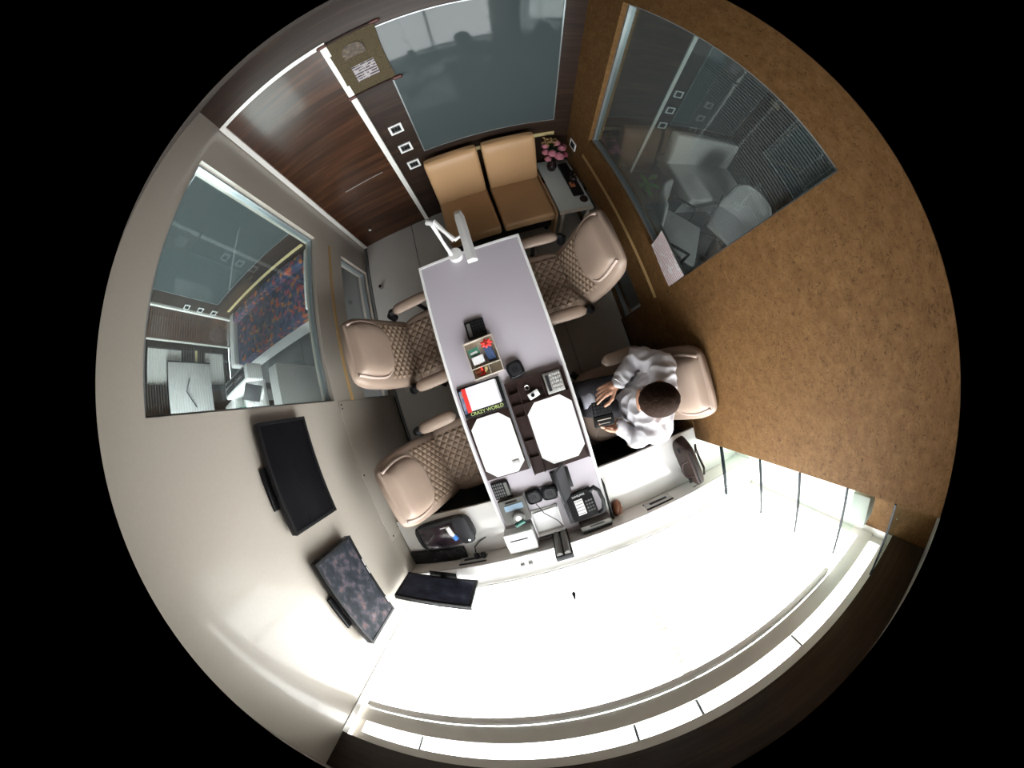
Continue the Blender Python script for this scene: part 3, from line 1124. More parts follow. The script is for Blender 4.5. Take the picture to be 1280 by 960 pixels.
def calculator(label, loc, rz, w_, h_, body, keym, silver=False, land=True):
    t = thing('calculator', label, 'calculator', loc, rz)
    MB().box((0, 0, .008), (w_, h_, .014), bev=.003).build('casing', body, t)
    B(-w_ * .38, w_ * .38, h_ * .22, h_ * .40, .0152, .0165).build('display', M_GREY if silver else M_MID, t)
    k0 = None
    for r_ in range(5):
        for c_ in range(5):
            if k0 is None:
                k0 = MB().box((0, 0, 0), (w_ * .125, h_ * .075, .004), bev=.001, seg=1).build('key', keym, t)
                k_ = k0
            else:
                k_ = k0.copy()
                C.objects.link(k_)
            k_.location = (-w_ * .36 + c_ * w_ * .18, -h_ * .40 + r_ * h_ * .125, .0165)
    return t


calculator('black desk calculator behind the card organiser', (-.183, .388, z0), R(90), .105, .112, M_BLACK, M_GREY)
calculator('black desk calculator between the left blotter and the grey card terminal', (-.338, -.538, z0), R(-90), .11, .104, M_BLACK, M_KEYS)

# card organiser
og = thing('card_organiser', 'beige open card organiser in the middle of the desk', 'organiser', (-.185, .215, z0), R(2))
m = MB()
m.bb(-.085, .085, -.105, .105, 0, .004)
for a in ((-.085, -.081, -.105, .105), (.081, .085, -.105, .105), (-.081, .081, .101, .105), (-.081, .081, -.105, -.101), (-.081, .081, -.048, -.045), (.012, .015, -.101, -.048)):
    m.bb(*a, .004, .05)
m.build('tray', M_CREAMP, og, smooth=False)
for cx, cy, n, mm, rz, lab in ((-.045, .045, 6, M_GREEN, .1, 'small stack of green and white cards in the organiser'), (-.03, -.005, 9, M_PAPER, .06, 'stack of plain white cards in the organiser'), (.040, .012, 7, M_BLUE, .12, 'stack of blue cards in the organiser')):
    wx, wy = (.062, .042) if mm is not M_BLUE else (.042, .082)
    t = thing('card_stack', lab, 'cards', (-.185 + cx, .215 + cy, z0 + .0045), rz)
    for k in range(n):
        MB().box((random.uniform(-.002, .002), random.uniform(-.002, .002), .003 + k * .0045), (wx, wy, .004), rot=(0, 0, random.uniform(-.03, .03))).build('card', mm if k == n - 1 or mm is not M_GREEN else M_PAPER, t)
    if mm is M_GREEN:
        B(-.02, .02, -.012, .0, .0285, .0292).build('label_patch', M_PAPER, t)
for k in range(9):
    a = random.random() * 6
    t = MB().box((0, 0, .009), (.032, .014, .012), bev=.004).build('sweet', (M_COPPER, M_RED, M_STRIPY)[k % 3], None, (-.238 + (k % 3) * .024, .128 + (k // 3) * .017, z0 + .005 + (k % 2) * .012), a)
    tag(t, ('copper-wrapped', 'red-wrapped', 'gold-wrapped')[k % 3] + ' sweet in the organiser corner, ' + ('row nearest the note pad', 'middle row of three', 'row against the divider')[k // 3], 'sweet', 'sweets in the organiser')
t = thing('red_flower_pick', 'small red artificial flower at the back corner of the organiser', 'flower', (-.146, .282, z0 + .006))
for k in range(7):
    a = 2 * PI * k / 7
    MB().ball((.022 * math.cos(a), .015 * math.sin(a), .038 + .004 * (k % 2)), (.014, .009, .005), 8, (0, .3, a)).build('petal', M_RED, t)
MB().cyl((0, 0, 0), (0, 0, .036), .003, n=6).build('stem', M_RED, t)

# rounded square pads


def puck(label, loc, rz):
    t = thing('charging_pad', label, 'charger', loc, rz, group='black rounded pads on the desk')
    rings = [se_ring(0, 0, .047 * k, .047 * k, z, 32, 4) for z, k in ((0, .9), (.006, 1), (.022, .97), (.030, .86), (.031, .80), (.027, .74))]
    MB().loft(rings).build('body', M_BLACK, t, ang=50)
    rings = [se_ring(0, 0, .034 * k, .034 * k, z, 24, 3) for z, k in ((.027, 1), (.031, .92))]
    MB().loft(rings).build('top_plate', M_GREY, t)
    for dx in (-.011, 0, .011):
        B(dx - .003, dx + .003, -.014, .014, .0312, .0325).build('rib', M_BLACK, t)
    return t


puck('black rounded square pad in the middle of the desk beside the organiser', (-.041, .097, z0), R(8))
puck('black rounded square pad beside the grey card terminal', (-.172, -.632, z0), R(4))
puck('black rounded square pad beside the standing tablet', (-.078, -.638, z0), R(-6))

# diary mat
di = thing('note_pad_holder', 'black framed pad with a white sheet and CRAZY WORLD printed on it', 'notepad', (-.267, .007, z0), R(0))
MB().box((0, 0, .005), (.25, .175, .010), bev=.002).build('frame', M_BLACK, di)
B(-.075, .100, -.055, .078, .0102, .0145).build('sheet', mat('lilac_paper', (.78, .76, .86), .7), di)
B(-.100, -.0755, -.06, .078, .0102, .0135).build('red_strip', M_RED, di)
B(-.118, -.1005, -.062, .07, .0102, .012).build('picture_strip', mottled('blue_picture', [(.35, (.04, .06, .14)), (.55, (.25, .3, .42)), (.7, (.5, .2, .08))], 30), di)
text_part('lettering', 'CRAZY WORLD', .027, mat('yellow_green_print', (.50, .62, .22), .5), di, (.008, -.073, .0108))
B(.1015, .106, -.05, .075, .0102, .0125).build('page_edges', M_LGREY, di)

# left blotter
OCT = lambda x0, x1, y0, y1, c: [(x0 + c, y0), (x1 - c, y0), (x1, y0 + c), (x1, y1 - c), (x1 - c, y1), (x0 + c, y1), (x0, y1 - c), (x0, y0 + c)]
bl_ = thing('blotter', 'left white eight-sided blotter sheet on a dark brown leather mat', 'blotter', (-.27, -.276, z0))
B(-.127, .127, -.185, .187, 0, .008, .001).build('mat', M_TRAY, bl_)
MB().prism(OCT(-.114, .117, -.178, .178, .052), .0081, .0105).build('sheet', M_PAPER, bl_)
ds = MB().box((.07, -.125, .0145), (.04, .03, .007), bev=.002).build('clip', M_LGREY, bl_)
struct_strip = MB().bb(-.0022, .0022, -.275, .275, 0, .012).build('divider_strip', M_ALU, None, (-.138, -.185, z0))
tag(struct_strip, 'thin grey metal strip between the left and right blotters', 'strip')

# right blotter tray with compartments
rt = thing('blotter_tray', 'wide dark brown leather desk tray with compartments and the right white blotter', 'desk tray', (.043, -.232, z0))
m = MB()
m.bb(-.168, .166, -.272, .270, 0, .008)
m.bb(-.168, -.162, -.272, .270, .008, .026).bb(.160, .166, -.272, .270, .008, .026).bb(-.162, .160, .264, .270, .008, .026)
m.bb(-.108, -.102, -.272, .264, .008, .026)
for y in (.20, .135, .07, -.07, -.17):
    m.bb(-.162, -.108, y - .003, y + .003, .008, .026)
m.bb(.030, .036, .130, .264, .008, .026)
m.bb(-.102, .160, .128, .134, .008, .026)
m.build('tray', M_TRAY, rt, smooth=False)
MB().prism(OCT(-.098, .158, -.245, .124, .055), .0085, .0115).build('blotter_sheet', M_PAPER, rt)
calculator('silver desk calculator in the compartment of the dark tray', (.138, -.033, z0 + .0085), R(90), .118, .098, M_SILVER, M_LGREY, True)
t = thing('small_white_box', 'small white box with a black lens in the brown tray', 'box', (.012, -.065, z0 + .0085), R(14))
MB().box((0, 0, .012), (.062, .036, .022), bev=.003).build('case', M_WHITEPL, t)
MB().cyl((-.006, 0, .023), (-.006, 0, .028), .010, n=18).build('lens', M_BLACK, t)
t = thing('metal_ring', 'small steel ring lying in the brown tray behind the white box', 'ring', (-.012, -.018, z0 + .0085))
MB().tube([(.013 * math.cos(a), .013 * math.sin(a), .005) for a in [2 * PI * k / 20 for k in range(21)]], .004, 8).build('band', M_CHROME, t)
t = MB().cyl((0, 0, 0), (0, 0, .012), .009, n=14).build('black_button', M_BLACK, None, (.056, -.062, z0 + .0085))
tag(t, 'small black button-like cap beside the white box in the tray', 'cap')

# card terminal
tm = thing('card_terminal', 'grey card terminal with a blue display near the left desk edge', 'terminal', (-.303, -.668, z0), R(2))
MB().loft([[(-.078, -.075, .0), (.078, -.075, .0), (.078, .07, .0), (-.078, .07, .0)], [(-.078, -.075, .075), (.078, -.075, .075), (.078, .07, .045), (-.078, .07, .045)]]).build('body', M_MID, tm)
MB().box((.005, .022, .0575), (.11, .034, .003), rot=(R(-11.7), 0, 0)).build('display', M_LCD, tm)
MB().box((.0, .055, .0505), (.07, .008, .003), rot=(R(-11.7), 0, 0)).build('slot', M_BLACK, tm)
rg = [[(.012 + r * math.cos(a), -.045 + r * math.sin(a), z) for a in [2 * PI * k / 24 for k in range(24)]] for r, z in ((.040, .066), (.038, .085), (.030, .092))]
MB().loft(rg).build('roll_cover', M_MID, tm)
MB().cyl((.012, -.045, .092), (.012, -.045, .0935), .018).build('paper_roll', M_WHITEPL, tm)
t = MB().cyl((-.03, 0, .0155), (.03, 0, .0155), .015, n=14).build('tape_roll', mat('dark_green_plastic', (.02, .12, .09), .4), None, (-.290, -.742, z0 + .0765), R(20))
tag(t, 'dark green roll lying on the window end of the grey card terminal', 'roll')

# white receipt printer and tray of papers
t = thing('receipt_printer', 'white receipt printer at the window end of the desk', 'printer', (-.335, -.875, z0))
MB().box((0.005, .005, .05), (.18, .145, .098), bev=.010, seg=3).build('case', M_WHITEPL, t)
B(-.055, .055, .02, .03, .0985, .1005).build('paper_slot', M_GREY, t)
B(-.075, -.05, .035, .045, .08, .09).build('feed_button', M_GREY, t)
t = thing('paper_tray', 'white shallow tray of loose papers beside the phone', 'tray', (-.145, -.812, z0))
m = MB().bb(-.085, .085, -.085, .085, 0, .006)
m.bb(-.085, -.079, -.085, .085, .006, .045).bb(.079, .085, -.085, .085, .006, .045).bb(-.079, .079, -.085, -.079, .006, .045)
m.build('tray', M_WHITEPL, t, smooth=False)
for k in range(4):
    MB().box((.004 * k - .005, .003 * k, .0085 + k * .003), (.14, .13, .0022), rot=(0, 0, .03 * k - .05)).build('sheet', M_PAPER, t)
MB().bb(-.085, .085, -.093, -.0855, .03, .055).build('dark_rim', M_BLACK, t)
MB().tube([(-.03, .13, .012), (.0, .07, .05), (.06, .0, .055), (.085, -.06, .05)], .0025, 6).build('cable', M_GREY, t)

# twin column stand
t = thing('twin_column_stand', 'black stand with two grey upright cylinders by the window', 'stand', (-.10, -.93, z0))
MB().bb(-.048, .048, -.018, .016, 0, .30, .003).build('back_plate', M_BLACK, t)
for sx in (-.022, .022):
    MB().cyl((sx, .021, .02), (sx, .021, .295), .0165, n=18).build('cylinder', M_MID, t)
# clips on the sill
for x, lab in ((-.365, 'grey binder clip on the window sill, left one of two'), (-.315, 'grey binder clip on the window sill, right one of two')):
    t = thing('binder_clip', lab, 'clip', (x, -1.01, .8835), R(10), group='clips on the sill')
    MB().box((0, 0, .010), (.026, .018, .018), bev=.004).build('clip_body', M_MID, t)
    MB().tube([(-.008, .008, .015), (-.008, .024, .008), (.008, .024, .008), (.008, .008, .015)], .0015, 6).build('wire', M_LGREY, t)

# standing tablet
t = thing('tablet', 'dark grey tablet leaning on its stand next to the phone', 'tablet', (.012, -.585, z0))
MB().box((0, 0, .078), (.010, .20, .155), rot=(0, R(-24), 0), bev=.003).build('slab', M_GREY, t)
MB().box((.0065, 0, .0805), (.0012, .185, .138), rot=(0, R(-24), 0)).build('back_skin', mat('grey_skin', (.045, .045, .05), .5, spec=.2), t)
MB().box((.0, 0, .004), (.11, .13, .008), bev=.002).build('foot', M_BLACK, t)

# desk phone
ph = thing('desk_phone', 'black office telephone with a white key label at the right desk edge', 'telephone', (.088, -.775, z0), R(3))
q = MB().loft([[(-.085, -.09, 0), (.07, -.09, 0), (.07, .085, 0), (-.085, .085, 0)], [(-.085, -.085, .06), (.07, -.085, .06), (.07, .085, .028), (-.085, .085, .028)]])
q.build('body', M_BLACK, ph)
RX = R(-10.7)
MB().box((-.022, -.005, .0468), (.05, .10, .002), rot=(RX, 0, 0)).build('key_label', M_PAPER, ph)
for r_ in range(5):
    MB().box((-.022, -.045 + r_ * .02, .0488 - (r_ - 2) * -.0 + (2 - r_) * .0036), (.046, .003, .0012), rot=(RX, 0, 0)).build('label_line', M_MID, ph)
for r_ in range(4):
    for c_ in range(3):
        MB().box((.020 + c_ * .016, -.045 + r_ * .021, .0545 - r_ * .0039), (.011, .012, .005), rot=(RX, 0, 0), bev=.001, seg=1).build('key', M_KEYS, ph)
text_part('lettering', 'SAMSUNG', .017, M_PAPER, ph, (-.012, .066, .0325), (RX, 0, 0))
B(-.110, -.086, -.09, .08, .0, .05, .003).build('cradle', M_GREY, ph)
MB().tube([(.062, .085, .06), (.085, .10, .075), (.108, .07, .078), (.115, .0, .08), (.105, -.06, .075), (.078, -.082, .065)], [.016, .015, .012, .011, .015, .017], 12).build('handset', M_BLACK, ph)
MB().tube([(.07, -.085, .06), (.09, -.098, .03), (.06, -.104, .015), (0, -.102, .008), (-.05, -.095, .01)], .004, 6).build('cord', M_GREY, ph)

# grey box at the end of the desk
t = thing('grey_box', 'flat grey box with a dark front strip at the window end of the desk', 'box', (.125, -.918, z0))
B(-.095, .095, -.035, .018, 0, .085, .004).build('case', M_MID, t)
B(-.09, .09, -.034, -.014, .0855, .088, .001).build('dark_strip', M_BLACK, t)
B(-.04, .05, .0, .012, .0852, .0862).build('label_patch', M_GREY, t)

# folder and copper purse on the counter right of the desk
t = thing('folder', 'thin black folder standing against the right desk edge', 'folder', (.240, -.80, .7135))
MB().loft([[(-.004, -.15, 0), (.004, -.15, 0), (.004, .12, 0), (-.004, .12, 0)], [(-.004, -.15, .075), (.004, -.15, .075), (.004, .10, .06), (-.004, .10, .06)]]).build('cover', M_BLACK, t)
t = thing('leather_pouch', 'copper-brown leather pouch on the counter beside the black folder', 'pouch', (.282, -.905, .7135), R(-15))
rings = [se_ring(0, 0, .028 * k, .05 * k2, z, 24, 3) for z, k, k2 in ((0, .9, .95), (.02, 1.1, 1), (.045, .8, .92), (.065, .35, .7), (.068, .2, .6))]
MB().loft(rings).build('body', mat('copper_leather', (.22, .08, .04), .3, var=(35, .3)), t)
MB().tube([(-.01, -.04, .05), (.02, -.02, .07), (.02, .02, .07), (-.01, .04, .05)], .004, 6).build('strap', M_COPPER, t)

# leather bag on the counter
bg_ = thing('leather_bag', 'dark brown leather bag standing on the counter by the glass shelves', 'bag', (.82, -.77, .7135), R(12))
rings = []
for i in range(11):
    v = i / 10
    z = .20 * v
    hx = .062 - .03 * v
    hy = .155 - .012 * v + .008 * math.sin(PI * v)
    rings.append(se_ring(-.03 * v, 0, hx * (1 if 0 < i < 10 else .85), hy * (1 if 0 < i < 10 else .93), z, 28, 4))
MB().loft(rings).build('bag_body', M_BROWNL, bg_, ang=60)
MB().tube([(-.075, -.15, .15), (-.035, -.12, .203), (-.03, .0, .206), (-.035, .12, .203), (-.07, .15, .15)], .004, 6).build('zip', M_BLACK, bg_)
MB().tube([(.01, -.09, .19), (.055, -.10, .12), (.07, -.03, .07), (.07, .04, .07), (.05, .09, .13), (.01, .08, .19)], [.008] * 6, 8).build('strap', M_TRAY, bg_)
MB().tube([(-.06, -.06, .18), (-.09, -.05, .16), (-.10, .0, .14), (-.09, .05, .16), (-.06, .06, .18)], .006, 8).build('handle', M_TRAY, bg_)
for sy in (-.12, .12):
    MB().box((-.065, sy, .11), (.012, .03, .02), rot=(0, .2, 0), bev=.003).build('buckle', M_GREY, bg_)

# glass shelves in the niche
for k, z in enumerate((1.005, 1.36, 1.655, 1.955, 2.238)):
    nm = ('lowest', 'second lowest', 'middle', 'second highest', 'highest')[k]
    t = thing('glass_shelf', '%s glass shelf in the niche at the right end of the window' % nm, 'shelf', (XR, -.86, z), group='glass shelves in the niche')
    B(.012, XRN - XR - .004, -.165, .165, -.005, .003).build('shelf_glass', M_SHELF, t, smooth=False)
    B(.002, .0115, -.165, .165, -.007 if k else -.02, .005).build('dark_edge', M_SHELFEDGE, t)
    for sy in (-.12, .12):
        MB().cyl((.30, sy, -.012), (XRN - XR - .001, sy, -.012), .005, n=8).build('support_pin', M_CHROME, t)
t = MB().box((0, 0, .055), (.10, .14, .11), bev=.006).build('storage_box', mat('pale_green_box', (.42, .48, .42), .5), None, (XR + .13, -.83, 1.9585))
tag(t, 'pale grey-green box on the second highest glass shelf', 'box')

# notice taped to the right window
t = thing('paper_notice', 'white printed notice taped to the corner of the right window', 'notice', (XR - .004, .41, 1.03))
q = MB()
q.grid(lambda u, v: (-.004 - .022 * (v ** 2) * (.4 + .6 * u) - .004 * math.sin(5 * u), (u - .5) * .27, (v - .5) * .205), 8, 8)
q.build('sheet', M_NOTICE, t)

# door stop on the floor
t = thing('door_stop', 'small steel door stop on the grey floor near the left corner', 'door stop', (-1.014, 1.285, 0))
MB().cyl((0, 0, .0005), (0, 0, .006), .022, n=20).cyl((0, 0, .006), (0, 0, .03), .013, n=18).build('post', M_CHROME, t)
MB().cyl((0, 0, .03), (0, 0, .038), .016, n=18).build('rubber_cap', M_BLACK, t)

# ------------------------------------------------------------------ the man


def fuse(mb, voxel, name, m, parent, smooth=4, fold=None):
    me = bpy.data.meshes.new(name)
    bmesh.ops.recalc_face_normals(mb.bm, faces=mb.bm.faces)
    mb.bm.to_mesh(me)
    mb.bm.free()
    o = bpy.data.objects.new(name, me)
    C.objects.link(o)
    md = o.modifiers.new('r', 'REMESH')
    md.mode = 'VOXEL'
    md.voxel_size = voxel
    dg = bpy.context.evaluated_depsgraph_get()
    me2 = bpy.data.meshes.new_from_object(o.evaluated_get(dg))
    o.modifiers.clear()
    bm = bmesh.new()
    bm.from_mesh(me2)
    for _ in range(smooth):
        bmesh.ops.smooth_vert(bm, verts=bm.verts, factor=.5, use_axis_x=True, use_axis_y=True, use_axis_z=True)
    if fold:
        bm.normal_update()
        mv = [(v, fold(v.co, v.normal)) for v in bm.verts]
        for v, d in mv:
            v.co += v.normal * d
    bm.to_mesh(me2)
    bm.free()
    for p in me2.polygons:
        p.use_smooth = True
    me2.materials.clear()
    me2.materials.append(m)
    me2.name = name
    o.data = me2
    o.parent = parent
    return o


pr = thing('person', 'man in a pale grey shirt seated on the right, looking down at a black device', 'person', (0, 0, 0))
hipR, hipL = Vector((.630, -.205, .617)), Vector((.605, -.335, .617))
kneR, kneL = Vector((.315, -.145, .57)), Vector((.325, -.270, .57))
ankR, ankL = Vector((.215, -.13, .09)), Vector((.19, -.26, .09))
shR, shL = Vector((.682, -.130, 1.0)), Vector((.565, -.432, 1.0))
elR, elL = Vector((.645, -.045, .775)), Vector((.505, -.500, .775))
wrR, wrL = Vector((.466, -.158, .800)), Vector((.420, -.392, .760))
neck = Vector((.585, -.265, 1.085))
head = Vector((.512, -.238, 1.215))
fwd = Vector((-.93, .25, 0)).normalized()
pitch = R(-42)
side = Vector((0, 0, 1)).cross(fwd).normalized()          # his left-to-right axis in plan
hd = (fwd * math.cos(pitch) + Vector((0, 0, math.sin(pitch)))).normalized()   # face direction
hu = side.cross(hd)                                        # crown direction
if hu.z < 0:
    hu = -hu
HM = Matrix((hd, side, hu)).transposed().to_4x4()
HM.translation = head


def hp(a, b, c):
    return HM @ Vector((a, b, c))


def fold(co, n):
    q = noise.noise(Vector((co.x * 16, co.y * 16, co.z * 9)))
    r_ = noise.noise(Vector((co.x * 34 + 5, co.y * 34, co.z * 16)))
    return .011 * (1 - abs(q) * 2.6) + .005 * r_


# shirt
s = MB()
rings = []
for x, y, z, a, b in ((.61, -.275, .59, .118, .16), (.61, -.275, .65, .125, .165), (.612, -.27, .76, .126, .17), (.612, -.275, .88, .118, .18), (.612, -.28, .97, .105, .19), (.605, -.275, 1.04, .08, .13), (.598, -.268, 1.075, .055, .07)):
    cs_, sn = fwd.xy.normalized()
    rr = []
    for k in range(22):
        t = 2 * PI * k / 28
        u = a * math.copysign(abs(math.cos(t)) ** .8, math.cos(t))
        v = b * math.copysign(abs(math.sin(t)) ** .8, math.sin(t))
        rr.append((x + u * cs_ - v * sn, y + u * sn + v * cs_, z))
    rings.append(rr)
s.loft(rings)
for a_, b_, c_ in ((shR, elR, wrR), (shL, elL, wrL)):
    s.capsule(Vector((.625, -.272, 1.02)), a_, .072, .070)
    s.capsule(a_, b_, .070, .054)
    s.capsule(b_, b_ + (c_ - b_) * .93, .050, .037)
fuse(s, .007, 'shirt', M_SHIRT, pr, 5, fold)
q = MB()
cc = Vector((.588, -.266, 1.085))
pts = []
for k in range(33):
    t = 2 * PI * k / 32
    p = fwd * (.060 * math.cos(t)) + side * (.062 * math.sin(t))
    pts.append(cc + p + Vector((0, 0, -.018 * math.cos(t))))
q.loft([[p + (p - cc) * e_ + Vector((0, 0, z)) for p in pts] for e_, z in ((.12, -.014), (.02, .016), (-.02, .016), (.30, -.020))], caps=False, closed=False)
q.build('collar', M_SHIRT, pr, ang=180)
for a_, b_ in ((elR, wrR), (elL, wrL)):
    d = (b_ - a_).normalized()
    MB().tube([b_ - d * .055, b_ - d * .012, b_ - d * .008, b_ - d * .012], [.041, .041, .037, .031], 18, caps=False).build('cuff', M_SHIRT, pr)
# trousers
s = MB()
s.capsule(hipR, hipL, .105, .105)
s.capsule(hipR, kneR, .088, .062)
s.capsule(hipL, kneL, .088, .062)
s.capsule(kneR, ankR, .06, .045)
s.capsule(kneL, ankL, .06, .045)
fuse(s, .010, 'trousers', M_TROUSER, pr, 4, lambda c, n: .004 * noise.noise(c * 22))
for a_ in (ankR, ankL):
    sh = MB()
    sh.loft([se_ring(a_.x + dx, a_.y, hx, .042 * k, z, 20, 3) for z, dx, hx, k in ((.001, -.07, .125, 1), (.025, -.07, .127, 1.02), (.05, -.06, .11, .95), (.08, -.02, .065, .9), (.10, 0, .05, .85))])
    sh.build('shoe', M_BLACK, pr)
# body (head, neck, arms, hands as one skin)
s = MB()


def ell(c, r):
    t = bmesh.new()
    bmesh.ops.create_uvsphere(t, u_segments=24, v_segments=14, radius=1)
    s._add(t, HM @ Matrix.Translation(Vector(c)) @ Matrix.Diagonal((*r, 1)))


ell((-.012, 0, .030), (.090, .070, .081))      # cranium
ell((.035, 0, -.035), (.055, .060, .075))      # face
ell((.050, 0, -.088), (.034, .040, .032))      # jaw
ell((.094, 0, -.022), (.016, .013, .026))      # nose
ell((.102, 0, -.036), (.013, .016, .010))
ell((.082, 0, .018), (.020, .052, .012))       # brow
ell((.083, 0, -.066), (.010, .024, .006))      # lips
ell((.081, 0, -.075), (.010, .020, .006))
for b in (-1, 1):
    ell((-.005, b * .072, -.012), (.020, .010, .034))
    ell((.060, b * .040, -.030), (.024, .020, .022))
s.capsule(neck, hp(-.035, 0, -.045), .055, .052)
s.capsule(neck - Vector((-.02, 0, .10)), neck, .07, .055)
s.capsule(Vector((.635, -.275, .62)), Vector((.605, -.272, 1.0)), .09, .09)
for a_, b_, c_ in ((shR, elR, wrR), (shL, elL, wrL)):
    s.capsule(Vector((.605, -.272, .99)), a_, .05, .05)
    s.capsule(a_, b_, .045, .036)
    s.capsule(b_, c_, .036, .027)
# hands: palm, four bent fingers, thumb
def hand(wr, d, nrm, out, spread, curl):
    """d: along the hand, nrm: back of the hand, out: thumb side"""
    d, nrm, out = d.normalized(), nrm.normalized(), out.normalized()
    s.capsule(wr, wr + d * .03, .025, .025)
    for k in range(4):
        o_ = out * (.027 - .018 * k)
        s.capsule(wr + d * .012 + o_ * .7, wr + d * .078 + o_, .0145, .0125, 10)
    for k, L in enumerate((.058, .066, .061, .046)):
        o_ = out * (.029 - .0195 * k)
        p = wr + d * .085 + o_
        ang = curl[k]
        dirn = (d + out * spread * (1.5 - k) * .16).normalized()
        for seg, f in enumerate((.45, .32, .25)):
            dirn = (dirn * math.cos(ang) - nrm * math.sin(ang)).normalized() if seg else (dirn * math.cos(ang * .6) - nrm * math.sin(ang * .6)).normalized()
            p2 = p + dirn * L * f
            s.capsule(p, p2, .0092 - .0007 * seg, .0086 - .0009 * seg, 10)
            p = p2
    p = wr + d * .022 + out * .030
    for f, dr in ((.042, d * .55 + out * .8 - nrm * .2), (.032, d * .9 + out * .35 - nrm * .35), (.026, d + out * .05 - nrm * .4)):
        p2 = p + dr.normalized() * f
        s.capsule(p, p2, .0115, .0098, 10)
        p = p2


hand(wrR, Vector((-.085, -.012, .004)), Vector((-.05, .45, .9)), Vector((-.15, -.9, .45)), 1.0, (.30, .55, .7, .8))
hand(wrL, Vector((-.075, .030, -.006)), Vector((-.25, -.75, -.55)), Vector((-.1, -.45, .85)), .5, (.55, .6, .6, .65))
fuse(s, .0036, 'body', M_SKIN, pr, 2)
for b in (-1, 1):
    ey = MB().ball(hp(.0705, b * .031, -.012), .0125, 14).build('eye', M_WHITEPL, pr)
    MB().ball(hp(.0805, b * .031, -.014), .0042, 10).build('iris', M_BLACK, ey)
# hair: a shell over the cranium, thin at the crown
s2 = MB()
q = bmesh.new()
bmesh.ops.create_uvsphere(q, u_segments=40, v_segments=28, radius=1)
dl = []
for v in q.verts:
    x, y, z = v.co
    if z < -.30 + .55 * max(0, x) + .42 * max(0, x) ** 2 - .28 * max(0, -x):
        dl.append(v)
bmesh.ops.delete(q, geom=dl, context='VERTS')
for v in q.verts:
    k = 1 + .03 * noise.noise(v.co * 9) + .02 * noise.noise(v.co * 25)
    v.co *= k
hm = bpy.data.meshes.new('hair')
bmesh.ops.transform(q, matrix=HM @ Matrix.Translation((-.014, 0, .032)) @ Matrix.Diagonal((.0955, .0765, .0865, 1)), verts=q.verts)
q.to_mesh(hm)
q.free()
for p in hm.polygons:
    p.use_smooth = True
hm.materials.append(M_HAIR)
ho = bpy.data.objects.new('hair', hm)
C.objects.link(ho)
ho.parent = pr
sd = ho.modifiers.new('thick', 'SOLIDIFY')
sd.thickness = .008
sd.offset = -1
# watch
d = (wrL - elL).normalized()
MB().tube([wrL + d * .004, wrL + d * .022], [.0305, .0295], 18, caps=False).build('watch_strap', M_CHROME, pr)
MB().cyl(wrL + d * .013 + Vector((0, -.012, .026)), wrL + d * .013 + Vector((0, -.014, .034)), .014, n=18).build('watch_face', M_BLACK, pr)

cl = thing('knee_sheet', 'small pale lilac cloth lying on the seated man\'s knees by the desk', 'cloth', (.318, -.205, .633))  # thin pale sheet bent over both knees
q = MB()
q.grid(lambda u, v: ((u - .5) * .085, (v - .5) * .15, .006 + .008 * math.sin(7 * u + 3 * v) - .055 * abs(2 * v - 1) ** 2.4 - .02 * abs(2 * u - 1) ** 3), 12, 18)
o = q.build('sheet_surface', mat('pale_lilac_sheet', (.50, .50, .57), .8), cl)
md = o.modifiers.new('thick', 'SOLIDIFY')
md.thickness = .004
# device in his hands
dv = thing('handheld_device', 'black handheld keypad device held by the man', 'device', (.352, -.222, .785), R(-97))
MB().box((.035, 0, 0), (.080, .110, .020), bev=.005).build('keypad_case', M_BLACK, dv)
MB().box((.105, .0, .004), (.062, .116, .026), bev=.005).build('display_case', M_BLACK, dv)
B(.095, .100, -.04, .04, .0172, .0182).build('display_strip', M_CREAMP, dv)
B(.118, .121, -.035, .03, .0172, .0182).build('display_strip', M_CREAMP, dv)
for r_ in range(4):
    for c_ in range(5):
        B(.002 + r_ * .019, .013 + r_ * .019, -.05 + c_ * .021, -.037 + c_ * .021, .0101, .0135).build('key', M_GREY, dv)

# ------------------------------------------------------------------ left neighbouring cabin
ls = thing('sofa', 'sofa under a dark floral cover behind the left glass', 'sofa', (-2.25, 1.52, 0))
q = MB().loft([[(-.66, -.33, .30), (.66, -.33, .30), (.66, .28, .30), (-.66, .28, .30)], [(-.66, -.34, .46), (.66, -.34, .46), (.66, .28, .46), (-.66, .28, .46)]])
q.build('floral_cover', M_FLORAL, ls)
MB().box((0, .22, .50), (1.32, .12, .12), bev=.03, seg=3).build('covered_back', M_FLORAL, ls)
for sx in (-1, 1):
    MB().box((sx * .72, -.02, .36), (.11, .66, .36), bev=.03, seg=3).build('arm', M_WHITEPL, ls)
MB().bb(-.66, .66, -.33, .28, .08, .295).build('base', M_WHITEPL, ls)
for x, z in ((-3.04, 1.285), (-3.04, 1.05), (-3.04, .812)):
    lab = {1.285: 'topmost switch plate seen through the left glass', 1.05: 'middle switch plate seen through the left glass', .812: 'lowest switch plate seen through the left glass'}[z]
    t = thing('switch_plate', lab, 'switch', (x * 1.0, YB, z), group='switch plates behind the left glass')
    m = MB()
    for a in ((-.045, .045, .032, .045), (-.045, .045, -.045, -.032), (-.045, -.032, -.032, .032), (.032, .045, -.032, .032)):
        m.bb(a[0], a[1], -.012, -.0005, a[2], a[3])
    m.build('frame', M_WHITEPL, t)
    B(-.032, .032, -.008, -.0005, -.032, .032).build('backplate', M_BLACK, t)
ld = thing('desk', 'cluttered white desk behind the left glass', 'desk', (-2.42, -.15, 0))
B(-.34, .34, -.85, .88, .71, .75, .003).build('desktop', M_COUNTER, ld)
for sx in (-.30, .30):
    for sy in (-.80, .83):
        B(sx - .025, sx + .025, sy - .025, sy + .025, 0, .709).build('leg', M_MATTE, ld)
